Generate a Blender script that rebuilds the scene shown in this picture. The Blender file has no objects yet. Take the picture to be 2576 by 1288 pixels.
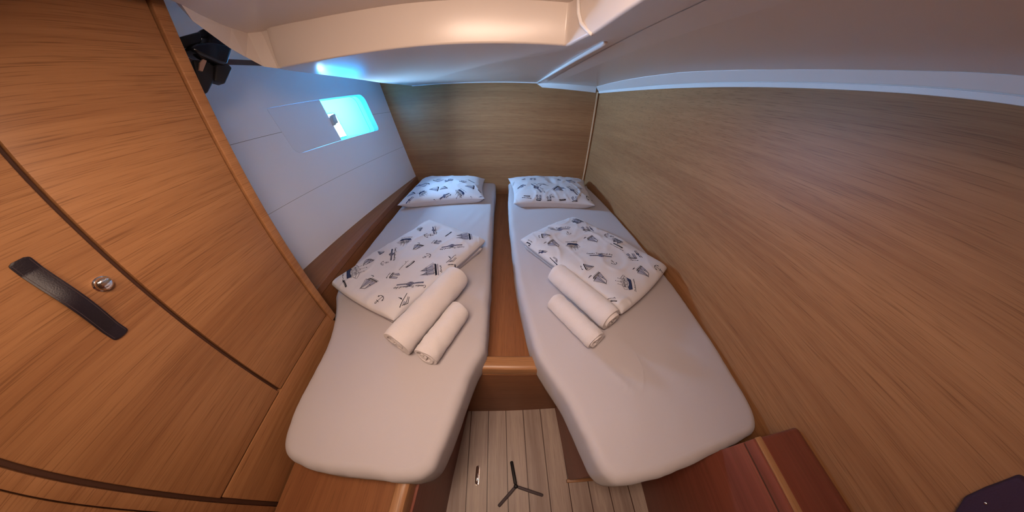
import bpy, bmesh, math, random
from mathutils import Vector, Matrix, noise
from mathutils.bvhtree import BVHTree
random.seed(7)
PI = math.pi
SC = bpy.context.scene
COL = SC.collection

# ------------------------------------------------------------------ camera
cd = bpy.data.cameras.new('camera')
cam = bpy.data.objects.new('camera', cd); COL.objects.link(cam)
cd.type = 'PANO'
cd.panorama_type = 'FISHEYE_LENS_POLYNOMIAL'
cd.sensor_fit = 'HORIZONTAL'; cd.sensor_width = 36.0; cd.sensor_height = 18.0
cd.fisheye_fov = math.radians(200)
cd.fisheye_polynomial_k0 = 0.0
cd.fisheye_polynomial_k1 = -0.1353913870358257
cd.fisheye_polynomial_k2 = 0.00206543185793133
cd.fisheye_polynomial_k3 = 0.00013713356965203803
cd.fisheye_polynomial_k4 = -4.548208585684801e-06
cd.clip_start = 0.01
cx_ = Vector((0.999867, 0.009922, 0.012939)); cf_ = Vector((0.0, 0.793561, -0.608490)); cy_ = Vector((-0.016305, 0.608409, 0.793456))
cam.matrix_world = Matrix(((cx_.x, cy_.x, -cf_.x, 0), (cx_.y, cy_.y, -cf_.y, 0), (cx_.z, cy_.z, -cf_.z, 1.3), (0, 0, 0, 1)))
SC.camera = cam

# ------------------------------------------------------------------ world, light, exposure
wd = bpy.data.worlds.new('sky'); SC.world = wd; wd.use_nodes = True
bg = wd.node_tree.nodes['Background']; bg.inputs[0].default_value = (0.55, 0.9, 1.0, 1); bg.inputs[1].default_value = 3.0

def area(name, loc, target, sx, sy, power, color, spread=PI):
    l = bpy.data.lights.new(name, 'AREA'); l.shape = 'RECTANGLE'; l.size = sx; l.size_y = sy
    l.energy = power; l.color = color; l.spread = spread
    o = bpy.data.objects.new(name, l); COL.objects.link(o); o.location = loc
    o.rotation_euler = (Vector(target) - Vector(loc)).to_track_quat('-Z', 'Y').to_euler()
    return o
area('daylight_outside', (-1.50, 1.54, 1.29), (-1.0, 1.52, 1.22), 0.55, 0.40, 420, (0.34, 0.62, 1.0))
area('added_warm_light', (-0.36, -0.16, 1.548), (-0.36, -0.1, 0.0), 0.14, 0.14, 1.8, (1.0, 0.72, 0.45))  # warm light added behind the viewpoint, under the unseen lamp
area('overhead_fill', (-0.10, 0.06, 1.545), (0.06, 0.80, 0.30), 0.36, 0.26, 12.5, (1.0, 0.72, 0.56))  # warm fill added under the ceiling tray; no hatch opening there

vs = SC.view_settings
vs.view_transform = 'Standard'; vs.look = 'None'; vs.exposure = 0.0; vs.gamma = 1.0; vs.use_curve_mapping = False
SC.cycles.use_denoising = True
SC.cycles.max_bounces = 10; SC.cycles.diffuse_bounces = 6
SC.cycles.sample_clamp_indirect = 6.0

# ------------------------------------------------------------------ materials
def nt(name):
    m = bpy.data.materials.new(name); m.use_nodes = True
    n = m.node_tree.nodes; b = n['Principled BSDF']; return m, n, m.node_tree.links, b
def plain(name, col, rough=0.5, metal=0.0, spec=0.5, coat=0.0, bump=0.0, bscale=200, sheen=0.0):
    m, n, l, b = nt(name)
    b.inputs['Base Color'].default_value = (*col, 1); b.inputs['Roughness'].default_value = rough
    b.inputs['Metallic'].default_value = metal; b.inputs['Specular IOR Level'].default_value = spec
    b.inputs['Coat Weight'].default_value = coat; b.inputs['Sheen Weight'].default_value = sheen
    if bump:
        tc = n.new('ShaderNodeTexCoord'); nz = n.new('ShaderNodeTexNoise'); nz.inputs['Scale'].default_value = bscale; nz.inputs['Detail'].default_value = 4
        bp = n.new('ShaderNodeBump'); bp.inputs['Strength'].default_value = bump; bp.inputs['Distance'].default_value = 0.002
        l.new(tc.outputs['Object'], nz.inputs['Vector']); l.new(nz.outputs['Fac'], bp.inputs['Height']); l.new(bp.outputs['Normal'], b.inputs['Normal'])
    return m
def wood(name, axis, c1, c2, pore=(0.13, 0.055, 0.022), rough=0.42, rot=0.0, seed=0.0, spec=0.22, seam=None):
    """oak veneer with straight grain running along one axis"""
    m, n, l, b = nt(name)
    tc = n.new('ShaderNodeTexCoord')
    mr = n.new('ShaderNodeMapping'); mr.inputs['Rotation'].default_value = (0, 0, rot); mr.inputs['Location'].default_value = (seed, seed * 1.7, seed * 0.3)
    l.new(tc.outputs['Object'], mr.inputs['Vector'])
    def layer(along, across, detail, sc=1.0):
        mp = n.new('ShaderNodeMapping'); s = [across] * 3; s['xyz'.index(axis)] = along
        mp.inputs['Scale'].default_value = s
        nz = n.new('ShaderNodeTexNoise'); nz.inputs['Scale'].default_value = sc; nz.inputs['Detail'].default_value = detail; nz.inputs['Roughness'].default_value = 0.6
        l.new(mr.outputs['Vector'], mp.inputs['Vector']); l.new(mp.outputs['Vector'], nz.inputs['Vector']); return nz
    wide = layer(0.5, 7, 3); mid = layer(1.6, 75, 4); fine = layer(9, 520, 2)
    mix = n.new('ShaderNodeMix'); mix.data_type = 'RGBA'
    add = n.new('ShaderNodeMath'); add.operation = 'MULTIPLY_ADD'; add.inputs[1].default_value = 0.55
    l.new(wide.outputs['Fac'], add.inputs[0])
    mm = n.new('ShaderNodeMath'); mm.operation = 'MULTIPLY'; mm.inputs[1].default_value = 0.45; l.new(mid.outputs['Fac'], mm.inputs[0]); l.new(mm.outputs[0], add.inputs[2])
    rp = n.new('ShaderNodeMapRange'); rp.inputs['From Min'].default_value = 0.36; rp.inputs['From Max'].default_value = 0.64
    l.new(add.outputs[0], rp.inputs['Value']); l.new(rp.outputs['Result'], mix.inputs['Factor'])
    mix.inputs[6].default_value = (*c1, 1); mix.inputs[7].default_value = (*c2, 1)
    rf = n.new('ShaderNodeMapRange'); rf.inputs['From Min'].default_value = 0.53; rf.inputs['From Max'].default_value = 0.70; rf.inputs['To Max'].default_value = 0.58
    l.new(fine.outputs['Fac'], rf.inputs['Value'])
    mx2 = n.new('ShaderNodeMix'); mx2.data_type = 'RGBA'; l.new(rf.outputs['Result'], mx2.inputs['Factor']); l.new(mix.outputs[2], mx2.inputs[6]); mx2.inputs[7].default_value = (*pore, 1)
    l.new(mx2.outputs[2], b.inputs['Base Color'])
    b.inputs['Roughness'].default_value = rough; b.inputs['Specular IOR Level'].default_value = spec
    bp = n.new('ShaderNodeBump'); bp.inputs['Strength'].default_value = 0.12; bp.inputs['Distance'].default_value = 0.001; bp.invert = True
    l.new(fine.outputs['Fac'], bp.inputs['Height']); l.new(bp.outputs['Normal'], b.inputs['Normal'])
    return m
W1 = (0.39, 0.188, 0.081); W2 = (0.275, 0.121, 0.051)
D1 = (0.30, 0.125, 0.052); D2 = (0.215, 0.082, 0.034)
M = {}
M['wood_y'] = wood('oak_veneer_lengthwise', 'y', W1, W2)
M['wood_x'] = wood('oak_veneer_crosswise', 'x', W1, W2, seed=3.1)
M['wood_bulk'] = wood('oak_veneer_bulkhead', 'y', W1, W2, rot=math.radians(-3.8), seed=1.3)
M['wood_z'] = wood('oak_veneer_upright', 'z', W1, W2, seed=5.0)
M['wood_edge'] = wood('solid_oak_edging', 'y', (0.38, 0.19, 0.09), (0.29, 0.14, 0.06), rough=0.3, seed=2)
M['wood_edge_x'] = wood('solid_oak_nosing', 'x', (0.38, 0.19, 0.09), (0.29, 0.14, 0.06), rough=0.28, seed=2.5)
M['wood_red'] = wood('mahogany_toned_veneer', 'y', (0.24, 0.072, 0.046), (0.165, 0.045, 0.030), rough=0.34, seed=4)
M['wood_red_x'] = wood('mahogany_toned_veneer_crosswise', 'x', (0.24, 0.072, 0.046), (0.165, 0.045, 0.030), rough=0.34, seed=4.4)
M['dark_y'] = wood('brown_veneer_lengthwise', 'y', D1, D2, seed=7)
M['dark_x'] = wood('brown_veneer_crosswise', 'x', D1, D2, seed=8)
M['gap'] = plain('dark_wood_gap', (0.075, 0.028, 0.014), 0.7)
M['white'] = plain('white_gelcoat', (0.84, 0.81, 0.79), 0.30, spec=0.5)
M['ceil'] = plain('ivory_gelcoat', (0.68, 0.60, 0.54), 0.28, spec=0.5)
M['hull'] = None
M['sheet'] = plain('white_cotton_sheet', (0.47, 0.435, 0.455), 0.95, spec=0.1, bump=0.12, bscale=900, sheen=0.15)
M['print_cloth'] = plain('white_printed_cotton', (0.58, 0.56, 0.59), 0.95, spec=0.1, bump=0.10, bscale=800, sheen=0.1)
M['towel'] = plain('white_terry', (0.68, 0.63, 0.64), 1.0, spec=0.05, bump=1.0, bscale=650, sheen=0.4)
M['ink'] = plain('printed_navy_ink', (0.035, 0.045, 0.10), 0.95, spec=0.05)
M['ink_dark'] = plain('printed_dark_ink', (0.018, 0.018, 0.030), 0.95, spec=0.05)
M['ink_grey'] = plain('printed_grey_ink', (0.30, 0.30, 0.38), 0.95, spec=0.05)
M['leather'] = plain('dark_brown_leather', (0.014, 0.009, 0.015), 0.42, spec=0.35, bump=0.18, bscale=500)
M['stitch'] = plain('leather_stitching', (0.05, 0.03, 0.035), 0.7)
M['chrome'] = plain('polished_chrome', (0.85, 0.83, 0.85), 0.08, metal=1.0)
M['black'] = plain('glossy_black_plastic', (0.010, 0.010, 0.014), 0.18, spec=0.6)
M['matt_black'] = plain('matt_black_plastic', (0.012, 0.011, 0.013), 0.55)
M['grey'] = plain('grey_rubber', (0.09, 0.07, 0.08), 0.6)
M['bluegrey'] = plain('grey_plastic', (0.52, 0.60, 0.66), 0.4)
M['darkpurple'] = plain('dark_purple_matt', (0.035, 0.012, 0.03), 0.9, bump=0.5, bscale=300)

# planked laminate floor
FLOOR_OFF = 0.0475
def floor_mat():
    m, n, l, b = nt('teak_and_holly_laminate')
    tc = n.new('ShaderNodeTexCoord'); mp = n.new('ShaderNodeMapping'); mp.inputs['Rotation'].default_value = (0, 0, math.radians(-2.9))
    l.new(tc.outputs['Object'], mp.inputs['Vector'])
    sp = n.new('ShaderNodeSeparateXYZ'); l.new(mp.outputs['Vector'], sp.inputs['Vector'])
    a = n.new('ShaderNodeMath'); a.operation = 'ADD'; a.inputs[1].default_value = 10 * 0.0910 + FLOOR_OFF; l.new(sp.outputs['X'], a.inputs[0])
    d = n.new('ShaderNodeMath'); d.operation = 'DIVIDE'; d.inputs[1].default_value = 0.0910; l.new(a.outputs[0], d.inputs[0])
    fr = n.new('ShaderNodeMath'); fr.operation = 'FRACT'; l.new(d.outputs[0], fr.inputs[0])
    ab = n.new('ShaderNodeMath'); ab.operation = 'SUBTRACT'; ab.inputs[1].default_value = 0.5; l.new(fr.outputs[0], ab.inputs[0])
    ac = n.new('ShaderNodeMath'); ac.operation = 'ABSOLUTE'; l.new(ab.outputs[0], ac.inputs[0])
    gt = n.new('ShaderNodeMath'); gt.operation = 'LESS_THAN'; gt.inputs[1].default_value = 0.023; l.new(ac.outputs[0], gt.inputs[0])
    def layer(sc, det):
        q = n.new('ShaderNodeMapping'); q.inputs['Scale'].default_value = sc; l.new(mp.outputs['Vector'], q.inputs['Vector'])
        z = n.new('ShaderNodeTexNoise'); z.inputs['Scale'].default_value = 1; z.inputs['Detail'].default_value = det; l.new(q.outputs['Vector'], z.inputs['Vector']); return z
    z1 = layer((60, 2.5, 1), 4); z2 = layer((11, 0.01, 1), 0); z3 = layer((420, 12, 1), 2)
    ad = n.new('ShaderNodeMath'); ad.operation = 'ADD'; l.new(z1.outputs['Fac'], ad.inputs[0]); l.new(z2.outputs['Fac'], ad.inputs[1])
    rp = n.new('ShaderNodeMapRange'); rp.inputs['From Min'].default_value = 0.7; rp.inputs['From Max'].default_value = 1.3; l.new(ad.outputs[0], rp.inputs['Value'])
    mx = n.new('ShaderNodeMix'); mx.data_type = 'RGBA'; mx.inputs[6].default_value = (0.50, 0.40, 0.34, 1); mx.inputs[7].default_value = (0.30, 0.22, 0.19, 1); l.new(rp.outputs['Result'], mx.inputs['Factor'])
    rf = n.new('ShaderNodeMapRange'); rf.inputs['From Min'].default_value = 0.5; rf.inputs['From Max'].default_value = 0.75; rf.inputs['To Max'].default_value = 0.5; l.new(z3.outputs['Fac'], rf.inputs['Value'])
    m2 = n.new('ShaderNodeMix'); m2.data_type = 'RGBA'; l.new(rf.outputs['Result'], m2.inputs['Factor']); l.new(mx.outputs[2], m2.inputs[6]); m2.inputs[7].default_value = (0.2, 0.12, 0.09, 1)
    m3 = n.new('ShaderNodeMix'); m3.data_type = 'RGBA'; l.new(gt.outputs[0], m3.inputs['Factor']); l.new(m2.outputs[2], m3.inputs[6]); m3.inputs[7].default_value = (0.06, 0.025, 0.018, 1)
    l.new(m3.outputs[2], b.inputs['Base Color']); b.inputs['Roughness'].default_value = 0.45
    return m
# hull lining: white boards, bluish daylight tinted into their colour, two thin horizontal joints
def hull_mat():
    m, n, l, b = nt('blue_lit_hull_lining')
    tc = n.new('ShaderNodeTexCoord'); sp = n.new('ShaderNodeSeparateXYZ'); l.new(tc.outputs['Object'], sp.inputs['Vector'])
    outs = []
    for z0, w in ((1.260, 0.0011), (0.939, 0.0009)):
        s = n.new('ShaderNodeMath'); s.operation = 'SUBTRACT'; s.inputs[1].default_value = z0; l.new(sp.outputs['Z'], s.inputs[0])
        a = n.new('ShaderNodeMath'); a.operation = 'ABSOLUTE'; l.new(s.outputs[0], a.inputs[0])
        g = n.new('ShaderNodeMath'); g.operation = 'LESS_THAN'; g.inputs[1].default_value = w; l.new(a.outputs[0], g.inputs[0]); outs.append(g)
    mxm = n.new('ShaderNodeMath'); mxm.operation = 'MAXIMUM'; l.new(outs[0].outputs[0], mxm.inputs[0]); l.new(outs[1].outputs[0], mxm.inputs[1])
    mx = n.new('ShaderNodeMix'); mx.data_type = 'RGBA'; l.new(mxm.outputs[0], mx.inputs['Factor']); mx.inputs[6].default_value = (0.80, 0.82, 0.90, 1); mx.inputs[7].default_value = (0.30, 0.29, 0.31, 1)
    l.new(mx.outputs[2], b.inputs['Base Color']); b.inputs['Roughness'].default_value = 0.5
    return m
M['hull'] = hull_mat(); M['floor'] = floor_mat()
# frosted window surround, cyan daylight glow tinted into its colour; clear pane
m, n, l, b = nt('cyan_glow_frosted_acrylic'); b.inputs['Base Color'].default_value = (0.25, 0.80, 0.80, 1); b.inputs['Roughness'].default_value = 0.5
tr = n.new('ShaderNodeBsdfTranslucent'); tr.inputs[0].default_value = (0.0090, 0.078, 0.130, 1); ms = n.new('ShaderNodeMixShader'); ms.inputs[0].default_value = 0.6
l.new(b.outputs[0], ms.inputs[1]); l.new(tr.outputs[0], ms.inputs[2]); l.new(ms.outputs[0], n['Material Output'].inputs[0]); M['frost'] = m
m, n, l, b = nt('clear_pane'); b.inputs['Base Color'].default_value = (1, 1, 1, 1); b.inputs['Roughness'].default_value = 0.0
tp = n.new('ShaderNodeBsdfTransparent'); gl = n.new('ShaderNodeBsdfGlossy'); gl.inputs['Roughness'].default_value = 0.02
fr = n.new('ShaderNodeFresnel'); fr.inputs[0].default_value = 1.45; ms = n.new('ShaderNodeMixShader')
l.new(fr.outputs[0], ms.inputs[0]); l.new(tp.outputs[0], ms.inputs[1]); l.new(gl.outputs[0], ms.inputs[2]); l.new(ms.outputs[0], n['Material Output'].inputs[0]); M['pane'] = m
m, n, l, b = nt('lamp_diffuser'); b.inputs['Emission Color'].default_value = (1.0, 0.86, 0.7, 1); b.inputs['Emission Strength'].default_value = 6.0; M['lamp'] = m

# ------------------------------------------------------------------ helpers
def root(name, label, cat, loc, group=None):
    o = bpy.data.objects.new(name, None); COL.objects.link(o); o.location = loc; o.empty_display_size = 0.05
    o['label'] = label; o['category'] = cat
    if group: o['group'] = group
    return o
ROOTLOC = {}
def obj(name, verts, faces, mat, parent=None, smooth=False, mats=None, midx=None):
    """links ONE mesh; coordinates are given in the world and stored relative to the thing's base"""
    off = Vector((0, 0, 0)); p = parent
    while p is not None: off += p.location; p = p.parent
    me = bpy.data.meshes.new(name)
    me.from_pydata([tuple(Vector(v) - off) for v in verts], [], faces)
    for mt in (mats or [mat]): me.materials.append(mt)
    if midx: me.polygons.foreach_set('material_index', midx)
    if smooth: me.polygons.foreach_set('use_smooth', [True] * len(me.polygons))
    me.update(); o = bpy.data.objects.new(name, me); COL.objects.link(o)
    if parent is not None: o.parent = parent
    return o
def tag(o, label, cat, group=None):
    o['label'] = label; o['category'] = cat
    if group: o['group'] = group
    return o
def struct(o): o['kind'] = 'structure'; return o
def clean(o, merge=0.0):
    bm = bmesh.new(); bm.from_mesh(o.data)
    if merge: bmesh.ops.remove_doubles(bm, verts=bm.verts, dist=merge)
    bmesh.ops.recalc_face_normals(bm, faces=bm.faces); bm.to_mesh(o.data); bm.free(); return o
def bevel(o, w, seg=3, ang=40, smooth=True):
    bm = bmesh.new(); bm.from_mesh(o.data)
    bmesh.ops.remove_doubles(bm, verts=bm.verts, dist=1e-5)
    bmesh.ops.recalc_face_normals(bm, faces=bm.faces)
    es = [e for e in bm.edges if len(e.link_faces) == 2 and e.calc_face_angle(0) > math.radians(ang)]
    bmesh.ops.bevel(bm, geom=es, offset=w, segments=seg, profile=0.5, affect='EDGES', clamp_overlap=True)
    if smooth:
        for f in bm.faces: f.smooth = True
    bm.to_mesh(o.data); bm.free()
    if smooth:
        try: o.data.set_sharp_from_angle(angle=math.radians(35))
        except Exception: pass
    return o
def prism(poly, lo, hi):
    """polygon (list of 3D points) swept from +lo to +hi (3D offset vectors)"""
    n = len(poly); v = [Vector(p) + Vector(lo) for p in poly] + [Vector(p) + Vector(hi) for p in poly]
    f = [tuple(range(n))[::-1], tuple(range(n, 2 * n))] + [(i, (i + 1) % n, n + (i + 1) % n, n + i) for i in range(n)]
    return v, f
def zprism(poly, z0, z1): return prism([(p[0], p[1], 0) for p in poly], (0, 0, z0), (0, 0, z1))
def box(x0, x1, y0, y1, z0, z1): return zprism([(x0, y0), (x1, y0), (x1, y1), (x0, y1)], z0, z1)
def join(*parts):
    V, F = [], []
    for v, f in parts:
        k = len(V); V += list(v); F += [tuple(i + k for i in q) for q in f]
    return V, F
def tube(pts, r, seg=10, caps=True, flat=None):
    pts = [Vector(p) for p in pts]; V, F = [], []; n = len(pts); up = None
    for i, p in enumerate(pts):
        t = (pts[min(i + 1, n - 1)] - pts[max(i - 1, 0)]).normalized()
        if up is None: up = Vector((0, 0, 1)) if abs(t.z) < 0.9 else Vector((1, 0, 0))
        a = t.cross(up).normalized(); b = a.cross(t).normalized(); up = b
        rr = r[i] if isinstance(r, (list, tuple)) else r
        for k in range(seg):
            q = 2 * PI * k / seg; V.append(p + a * math.cos(q) * rr + b * math.sin(q) * rr * (flat or 1))
    for i in range(n - 1):
        for k in range(seg): F.append((i * seg + k, i * seg + (k + 1) % seg, (i + 1) * seg + (k + 1) % seg, (i + 1) * seg + k))
    if caps: F.append(tuple(range(seg))[::-1]); F.append(tuple(range((n - 1) * seg, n * seg)))
    return V, F
def strip(c0, c1):
    n = len(c0); return list(c0) + list(c1), [(i, i + 1, n + i + 1, n + i) for i in range(n - 1)]
def nz(x, y, z=0): return noise.noise(Vector((x, y, z)))
def ridge(x, y, k, s=6.0, w=0.10):
    """sharp soft-cloth ridges, 0..1"""
    a = nz(x * s + 0.6 * nz(x * 3, y * 3, k + 5), y * s * 0.7, k); return max(0.0, 1 - abs(a) / w) ** 1.5 * max(0.0, min(1.0, 0.5 + 1.6 * nz(x * 2.3, y * 2.3, k + 9)))

# ------------------------------------------------------------------ the shell
YB = 2.22; YR = -1.15
def xr(y): return 0.832 - 0.0275 * max(0.0, y - 0.4) ** 2
FLOOR_X = 0.0
v, f = box(-1.3, 0.9, YR, YB + 0.03, -0.03, 0.0)
struct(clean(obj('floor', v, f, M['floor'])))

ys = [YR, -0.5, 0, 0.2, 0.4] + [0.4 + 0.13 * i for i in range(1, 15)]
ys = [y for y in ys if y < YB + 0.02] + [YB + 0.03]
n0 = [(xr(y), y, 0.0) for y in ys]; n1 = [(xr(y), y, 1.7) for y in ys]; k0 = [(xr(y) + 0.03, y, 0.0) for y in ys]; k1 = [(xr(y) + 0.03, y, 1.7) for y in ys]
wr = clean(obj('wall_right', *join(strip(n0, n1), strip(n1, k1), strip(k1, k0), strip(k0, n0), ([n0[0], n1[0], k1[0], k0[0]], [(0, 1, 2, 3)]), ([n0[-1], n1[-1], k1[-1], k0[-1]], [(0, 1, 2, 3)])), M['wood_y'], smooth=False), 1e-5)
struct(wr)
for p in wr.data.polygons: p.use_smooth = True
wr.data.set_sharp_from_angle(angle=math.radians(30))
v, f = box(-1.45, 0.88, YB, YB + 0.03, 0.0, 1.7)
struct(clean(obj('wall_back', v, f, M['wood_x'])))
v, f = box(-1.45, 0.88, YR - 0.03, YR, 0.0, 1.75)
struct(clean(obj('wall_front', v, f, M['wood_x'])))

# hull lining on the left, a leaning plane with the window opening
HN = Vector((0.979, -0.045, 0.198)).normalized(); HB = Vector((-1.027, 2.22, 0.649))
def hp(y, z, d=0.0):
    x = HB.x - (HN.y * (y - HB.y) + HN.z * (z - HB.z)) / HN.x
    return Vector((x, y, z)) + HN * d
def rrect(y0, y1, z0, z1, r, seg=7):
    """rounded loop in (y, z); r = radii at (y0,z0),(y1,z0),(y1,z1),(y0,z1)"""
    out = []
    for (cy, cz, a0, rr) in ((y0 + r[0], z0 + r[0], PI, r[0]), (y1 - r[1], z0 + r[1], 1.5 * PI, r[1]), (y1 - r[2], z1 - r[2], 0, r[2]), (y0 + r[3], z1 - r[3], 0.5 * PI, r[3])):
        for i in range(seg + 1):
            a = a0 + 0.5 * PI * i / seg; out.append((cy + rr * math.cos(a), cz + rr * math.sin(a)))
    return out
# window slants a little: lower edge at 1.133, upper edge at 1.39 (fore) to 1.414 (aft)
def wslant(loop): return [(y + (1.27 - z) * 0.10, z + (z - 1.13) / 0.28 * (y - 1.5) * 0.045) for y, z in loop]
WOPEN = wslant(rrect(1.075, 1.925, 1.135, 1.400, (0.045, 0.030, 0.055, 0.004)))
def filled(name, outer, inner, mat, parent=None):
    bm = bmesh.new(); es = []
    for lp in [outer] + inner:
        vv = [bm.verts.new(p) for p in lp]; es += [bm.edges.new((vv[i], vv[(i + 1) % len(vv)])) for i in range(len(vv))]
    bmesh.ops.triangle_fill(bm, edges=es, use_beauty=True, use_dissolve=False)
    vs_ = [tuple(q.co) for q in bm.verts]; bm.verts.index_update(); fs = [tuple(q.index for q in f_.verts) for f_ in bm.faces]; bm.free()
    return obj(name, vs_, fs, mat, parent)
outer = [hp(-0.2, 0.0), hp(YB + .01, 0.0), hp(YB + .01, 0.649), hp(YB + .01, 1.585), hp(-0.2, 1.585)]
wl = filled('wall_left', outer, [[hp(y, z) for y, z in WOPEN]], M['hull']); struct(wl)
# dark under-deck strip and upper hull above the lining
struct(bevel(obj('trim_1', *join(strip([hp(y, 1.583, 0.004) for y in (-0.2, 1, 2.2)], [hp(y, 1.606, 0.004) for y in (-0.2, 1, 2.2)]), strip([hp(y, 1.606, 0.004) for y in (-0.2, 1, 2.2)], [hp(y, 1.606, -0.03) for y in (-0.2, 1, 2.2)]), strip([hp(y, 1.583, 0.004) for y in (-0.2, 1, 2.2)], [hp(y, 1.583, -0.03) for y in (-0.2, 1, 2.2)])), wood('dark_capping', 'y', (0.16, 0.07, 0.045), (0.10, 0.04, 0.03))), 0.001, 1))

struct(obj('wall_left_1', *strip([hp(y, 1.606, 0.002) for y in (-0.2, 1, 2.23)], [hp(y, 1.70, 0.03) + Vector((0.05, 0, 0)) for y in (-0.2, 1, 2.23)]), M['white']))
# ---- window
win = bpy.data.objects.new('window_1', None); COL.objects.link(win); win.location = hp(1.5, 1.135); win['kind'] = 'structure'
lp = WOPEN
e0 = [hp(y, z, 0.0) for y, z in lp]; e1 = [hp(y, z, -0.045) for y, z in lp]
obj('window_reveal', *strip(e0 + e0[:1], e1 + e1[:1]), plain('pale_aqua_reveal', (0.36, 0.52, 0.60), 0.6), win, smooth=True)
LP2 = wslant(rrect(1.075, 1.868, 1.138, 1.398, (0.045, 0.028, 0.05, 0.004)))
PANE = wslant(rrect(1.30, 1.572, 1.157, 1.317, (0.012, 0.006, 0.022, 0.02)))
filled('window_frame', [hp(y, z, -0.045) for y, z in lp], [[hp(y, z, -0.052) for y, z in PANE]], M['frost'], win)
r0 = [hp(y, z, -0.044) for y, z in PANE]; r1 = [hp(y, z, -0.075) for y, z in PANE]
obj('pane_seal', *strip(r0 + r0[:1], r1 + r1[:1]), M['frost'], win, smooth=True)
pts = [hp(y, z, -0.043) for y, z in PANE]
obj('rubber_gasket', *tube(pts + pts[:1], 0.0020, 6, False), M['grey'], win, smooth=True)
pts = [hp(y, z, -0.044) for y, z in LP2[8:24]]
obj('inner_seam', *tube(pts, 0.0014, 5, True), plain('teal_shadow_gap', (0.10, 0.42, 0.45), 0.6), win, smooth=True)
g = [hp(y, z, -0.06) for y, z in PANE]; obj('pane', g, [tuple(range(len(g)))], M['pane'], win)
SH = wslant(rrect(1.0758, 1.452, 1.1358, 1.3988, (0.0442, 0.002, 0.002, 0.004)))
sh = [hp(y, z, -0.0035) for y, z in SH]
shade = bevel(obj('sliding_shade', *prism(sh, HN * -0.004, HN * 0.004), plain('pale_blue_grey_shade', (0.76, 0.79, 0.88), 0.5), win), 0.0008, 1)
lab = [(1.448, 1.232), (1.456, 1.292), (1.470, 1.293), (1.467, 1.230)]
tb = join(prism([hp(1.446, 1.232), hp(1.452, 1.292), hp(1.462, 1.292), hp(1.458, 1.232)], HN * -0.008, HN * 0.020), prism([hp(1.448, 1.234), hp(1.454, 1.294), hp(1.494, 1.300), hp(1.488, 1.244)], HN * 0.014, HN * 0.020))
bevel(obj('pull_tab', *tb, M['bluegrey'], win), 0.0012, 2)

# ------------------------------------------------------------------ ceiling
ZL = 1.46; ZT = 1.57; ZO = 1.665
slab = [(-0.906, 2.219), (-0.912, 1.70), (-0.80, 0.97), (-0.775, 0.84), (-0.757, 0.77), (-0.744, 0.738), (-0.72, 0.735), (-0.60, 0.757), (-0.45, 0.770), (-0.31, 0.775), (-0.05, 0.792), (0.145, 0.796), (0.152, 0.78), (0.172, 0.66), (0.178, 0.645), (0.186, 0.43), (0.196, YR + .001)]
cove_y = [YR + .001, 0.0, 0.204, 0.33, 0.46, 0.6, 0.78, 0.95, 1.2, 1.46, 1.8, 2.219]
cove_x = [0.676, 0.676, 0.678, 0.681, 0.677, 0.668, 0.645, 0.625, 0.625, 0.633, 0.66, 0.705]
def kf(y): return 1.17 - 0.17 * max(0.0, min(1.0, (y - 1.0) / 1.1))
cove3 = [(x * kf(y), y * (kf(y) if y > 0 else 1), 1.3 + (ZL - 1.3) * kf(y)) for x, y in zip(cove_x, cove_y)]
cove3[-1] = (0.705, 2.219, ZL)
rline = [(0.32, q[1]) for q in cove3]
ceil_v, ceil_f = zprism(slab + rline, ZL, ZO)
c = clean(obj('ceiling', ceil_v, ceil_f, M['ceil'])); struct(c); bevel(c, 0.006, 3, 60)
struct(obj('ceiling_3', *join(strip([(0.26, q[1], ZL - 0.0012) for q in cove3], [(0.335, q[1], ZL - 0.0012) for q in cove3]), strip([(0.335, q[1], ZL - 0.0012) for q in cove3], cove3)), M['ceil'], smooth=True))
# raised tray over the aisle: front band is the slab side, the top and the left lip
cr = [(-0.722, 0.737), (-0.803, 0.728), (-0.773, 0.629), (-0.735, 0.552), (-0.698, 0.491), (-0.66, 0.40), (-0.64, 0.2), (-0.64, YR + .001)]
lo = [(-0.742, 0.730, 1.461), (-0.775, 0.690, 1.488), (-0.775, 0.625, 1.515), (-0.733, 0.525, 1.552), (-0.70, 0.487, 1.572), (-0.665, 0.40, 1.565), (-0.645, 0.2, 1.56), (-0.645, YR + .001, 1.56)]
# refined lip: crease curve (upper), bottom curve (lower)
crease = [(-0.70, 0.75, ZT), (-0.765, 0.748, ZT), (-0.803, 0.725, ZT), (-0.785, 0.66, ZT), (-0.773, 0.629, ZT), (-0.735, 0.552, ZT), (-0.698, 0.491, ZT), (-0.66, 0.40, ZT), (-0.64, 0.2, ZT), (-0.64, YR + .001, ZT)]
lowc = [(-0.700, 0.740, 1.462), (-0.744, 0.736, 1.461), (-0.774, 0.715, 1.471), (-0.790, 0.680, 1.498), (-0.782, 0.632, 1.517), (-0.735, 0.527, 1.555), (-0.697, 0.490, 1.5735), (-0.665, 0.41, 1.568), (-0.645, 0.2, 1.565), (-0.645, YR + .001, 1.565)]
outc = [(x - 0.04, y + 0.01, max(z + 0.02, 1.60)) for x, y, z in lowc]
topo = [(x - 0.05, y + 0.01, ZO) for x, y, z in lowc]
lipmesh = join(strip(crease, lowc), strip(lowc, outc), strip(outc, topo))
top = [Vector(q) for q in crease] + [Vector((0.25, YR + .001, ZT)), Vector((0.25, 0.80, ZT)), Vector((-0.1, 0.82, ZT)), Vector((-0.7, 0.78, ZT))]
v, f = lipmesh; k = len(v); v = list(v) + top; f = list(f) + [tuple(range(k, k + len(top)))]
tray = obj('ceiling_tray', v, f, M['ceil']); tray.name = 'ceiling_1'; struct(clean(tray, 1e-5))
v, f = box(-1.45, 0.9, YR - 0.02, YB + 0.03, ZO, ZO + 0.03); struct(clean(obj('ceiling_2', v, f, M['white'])))
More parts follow.
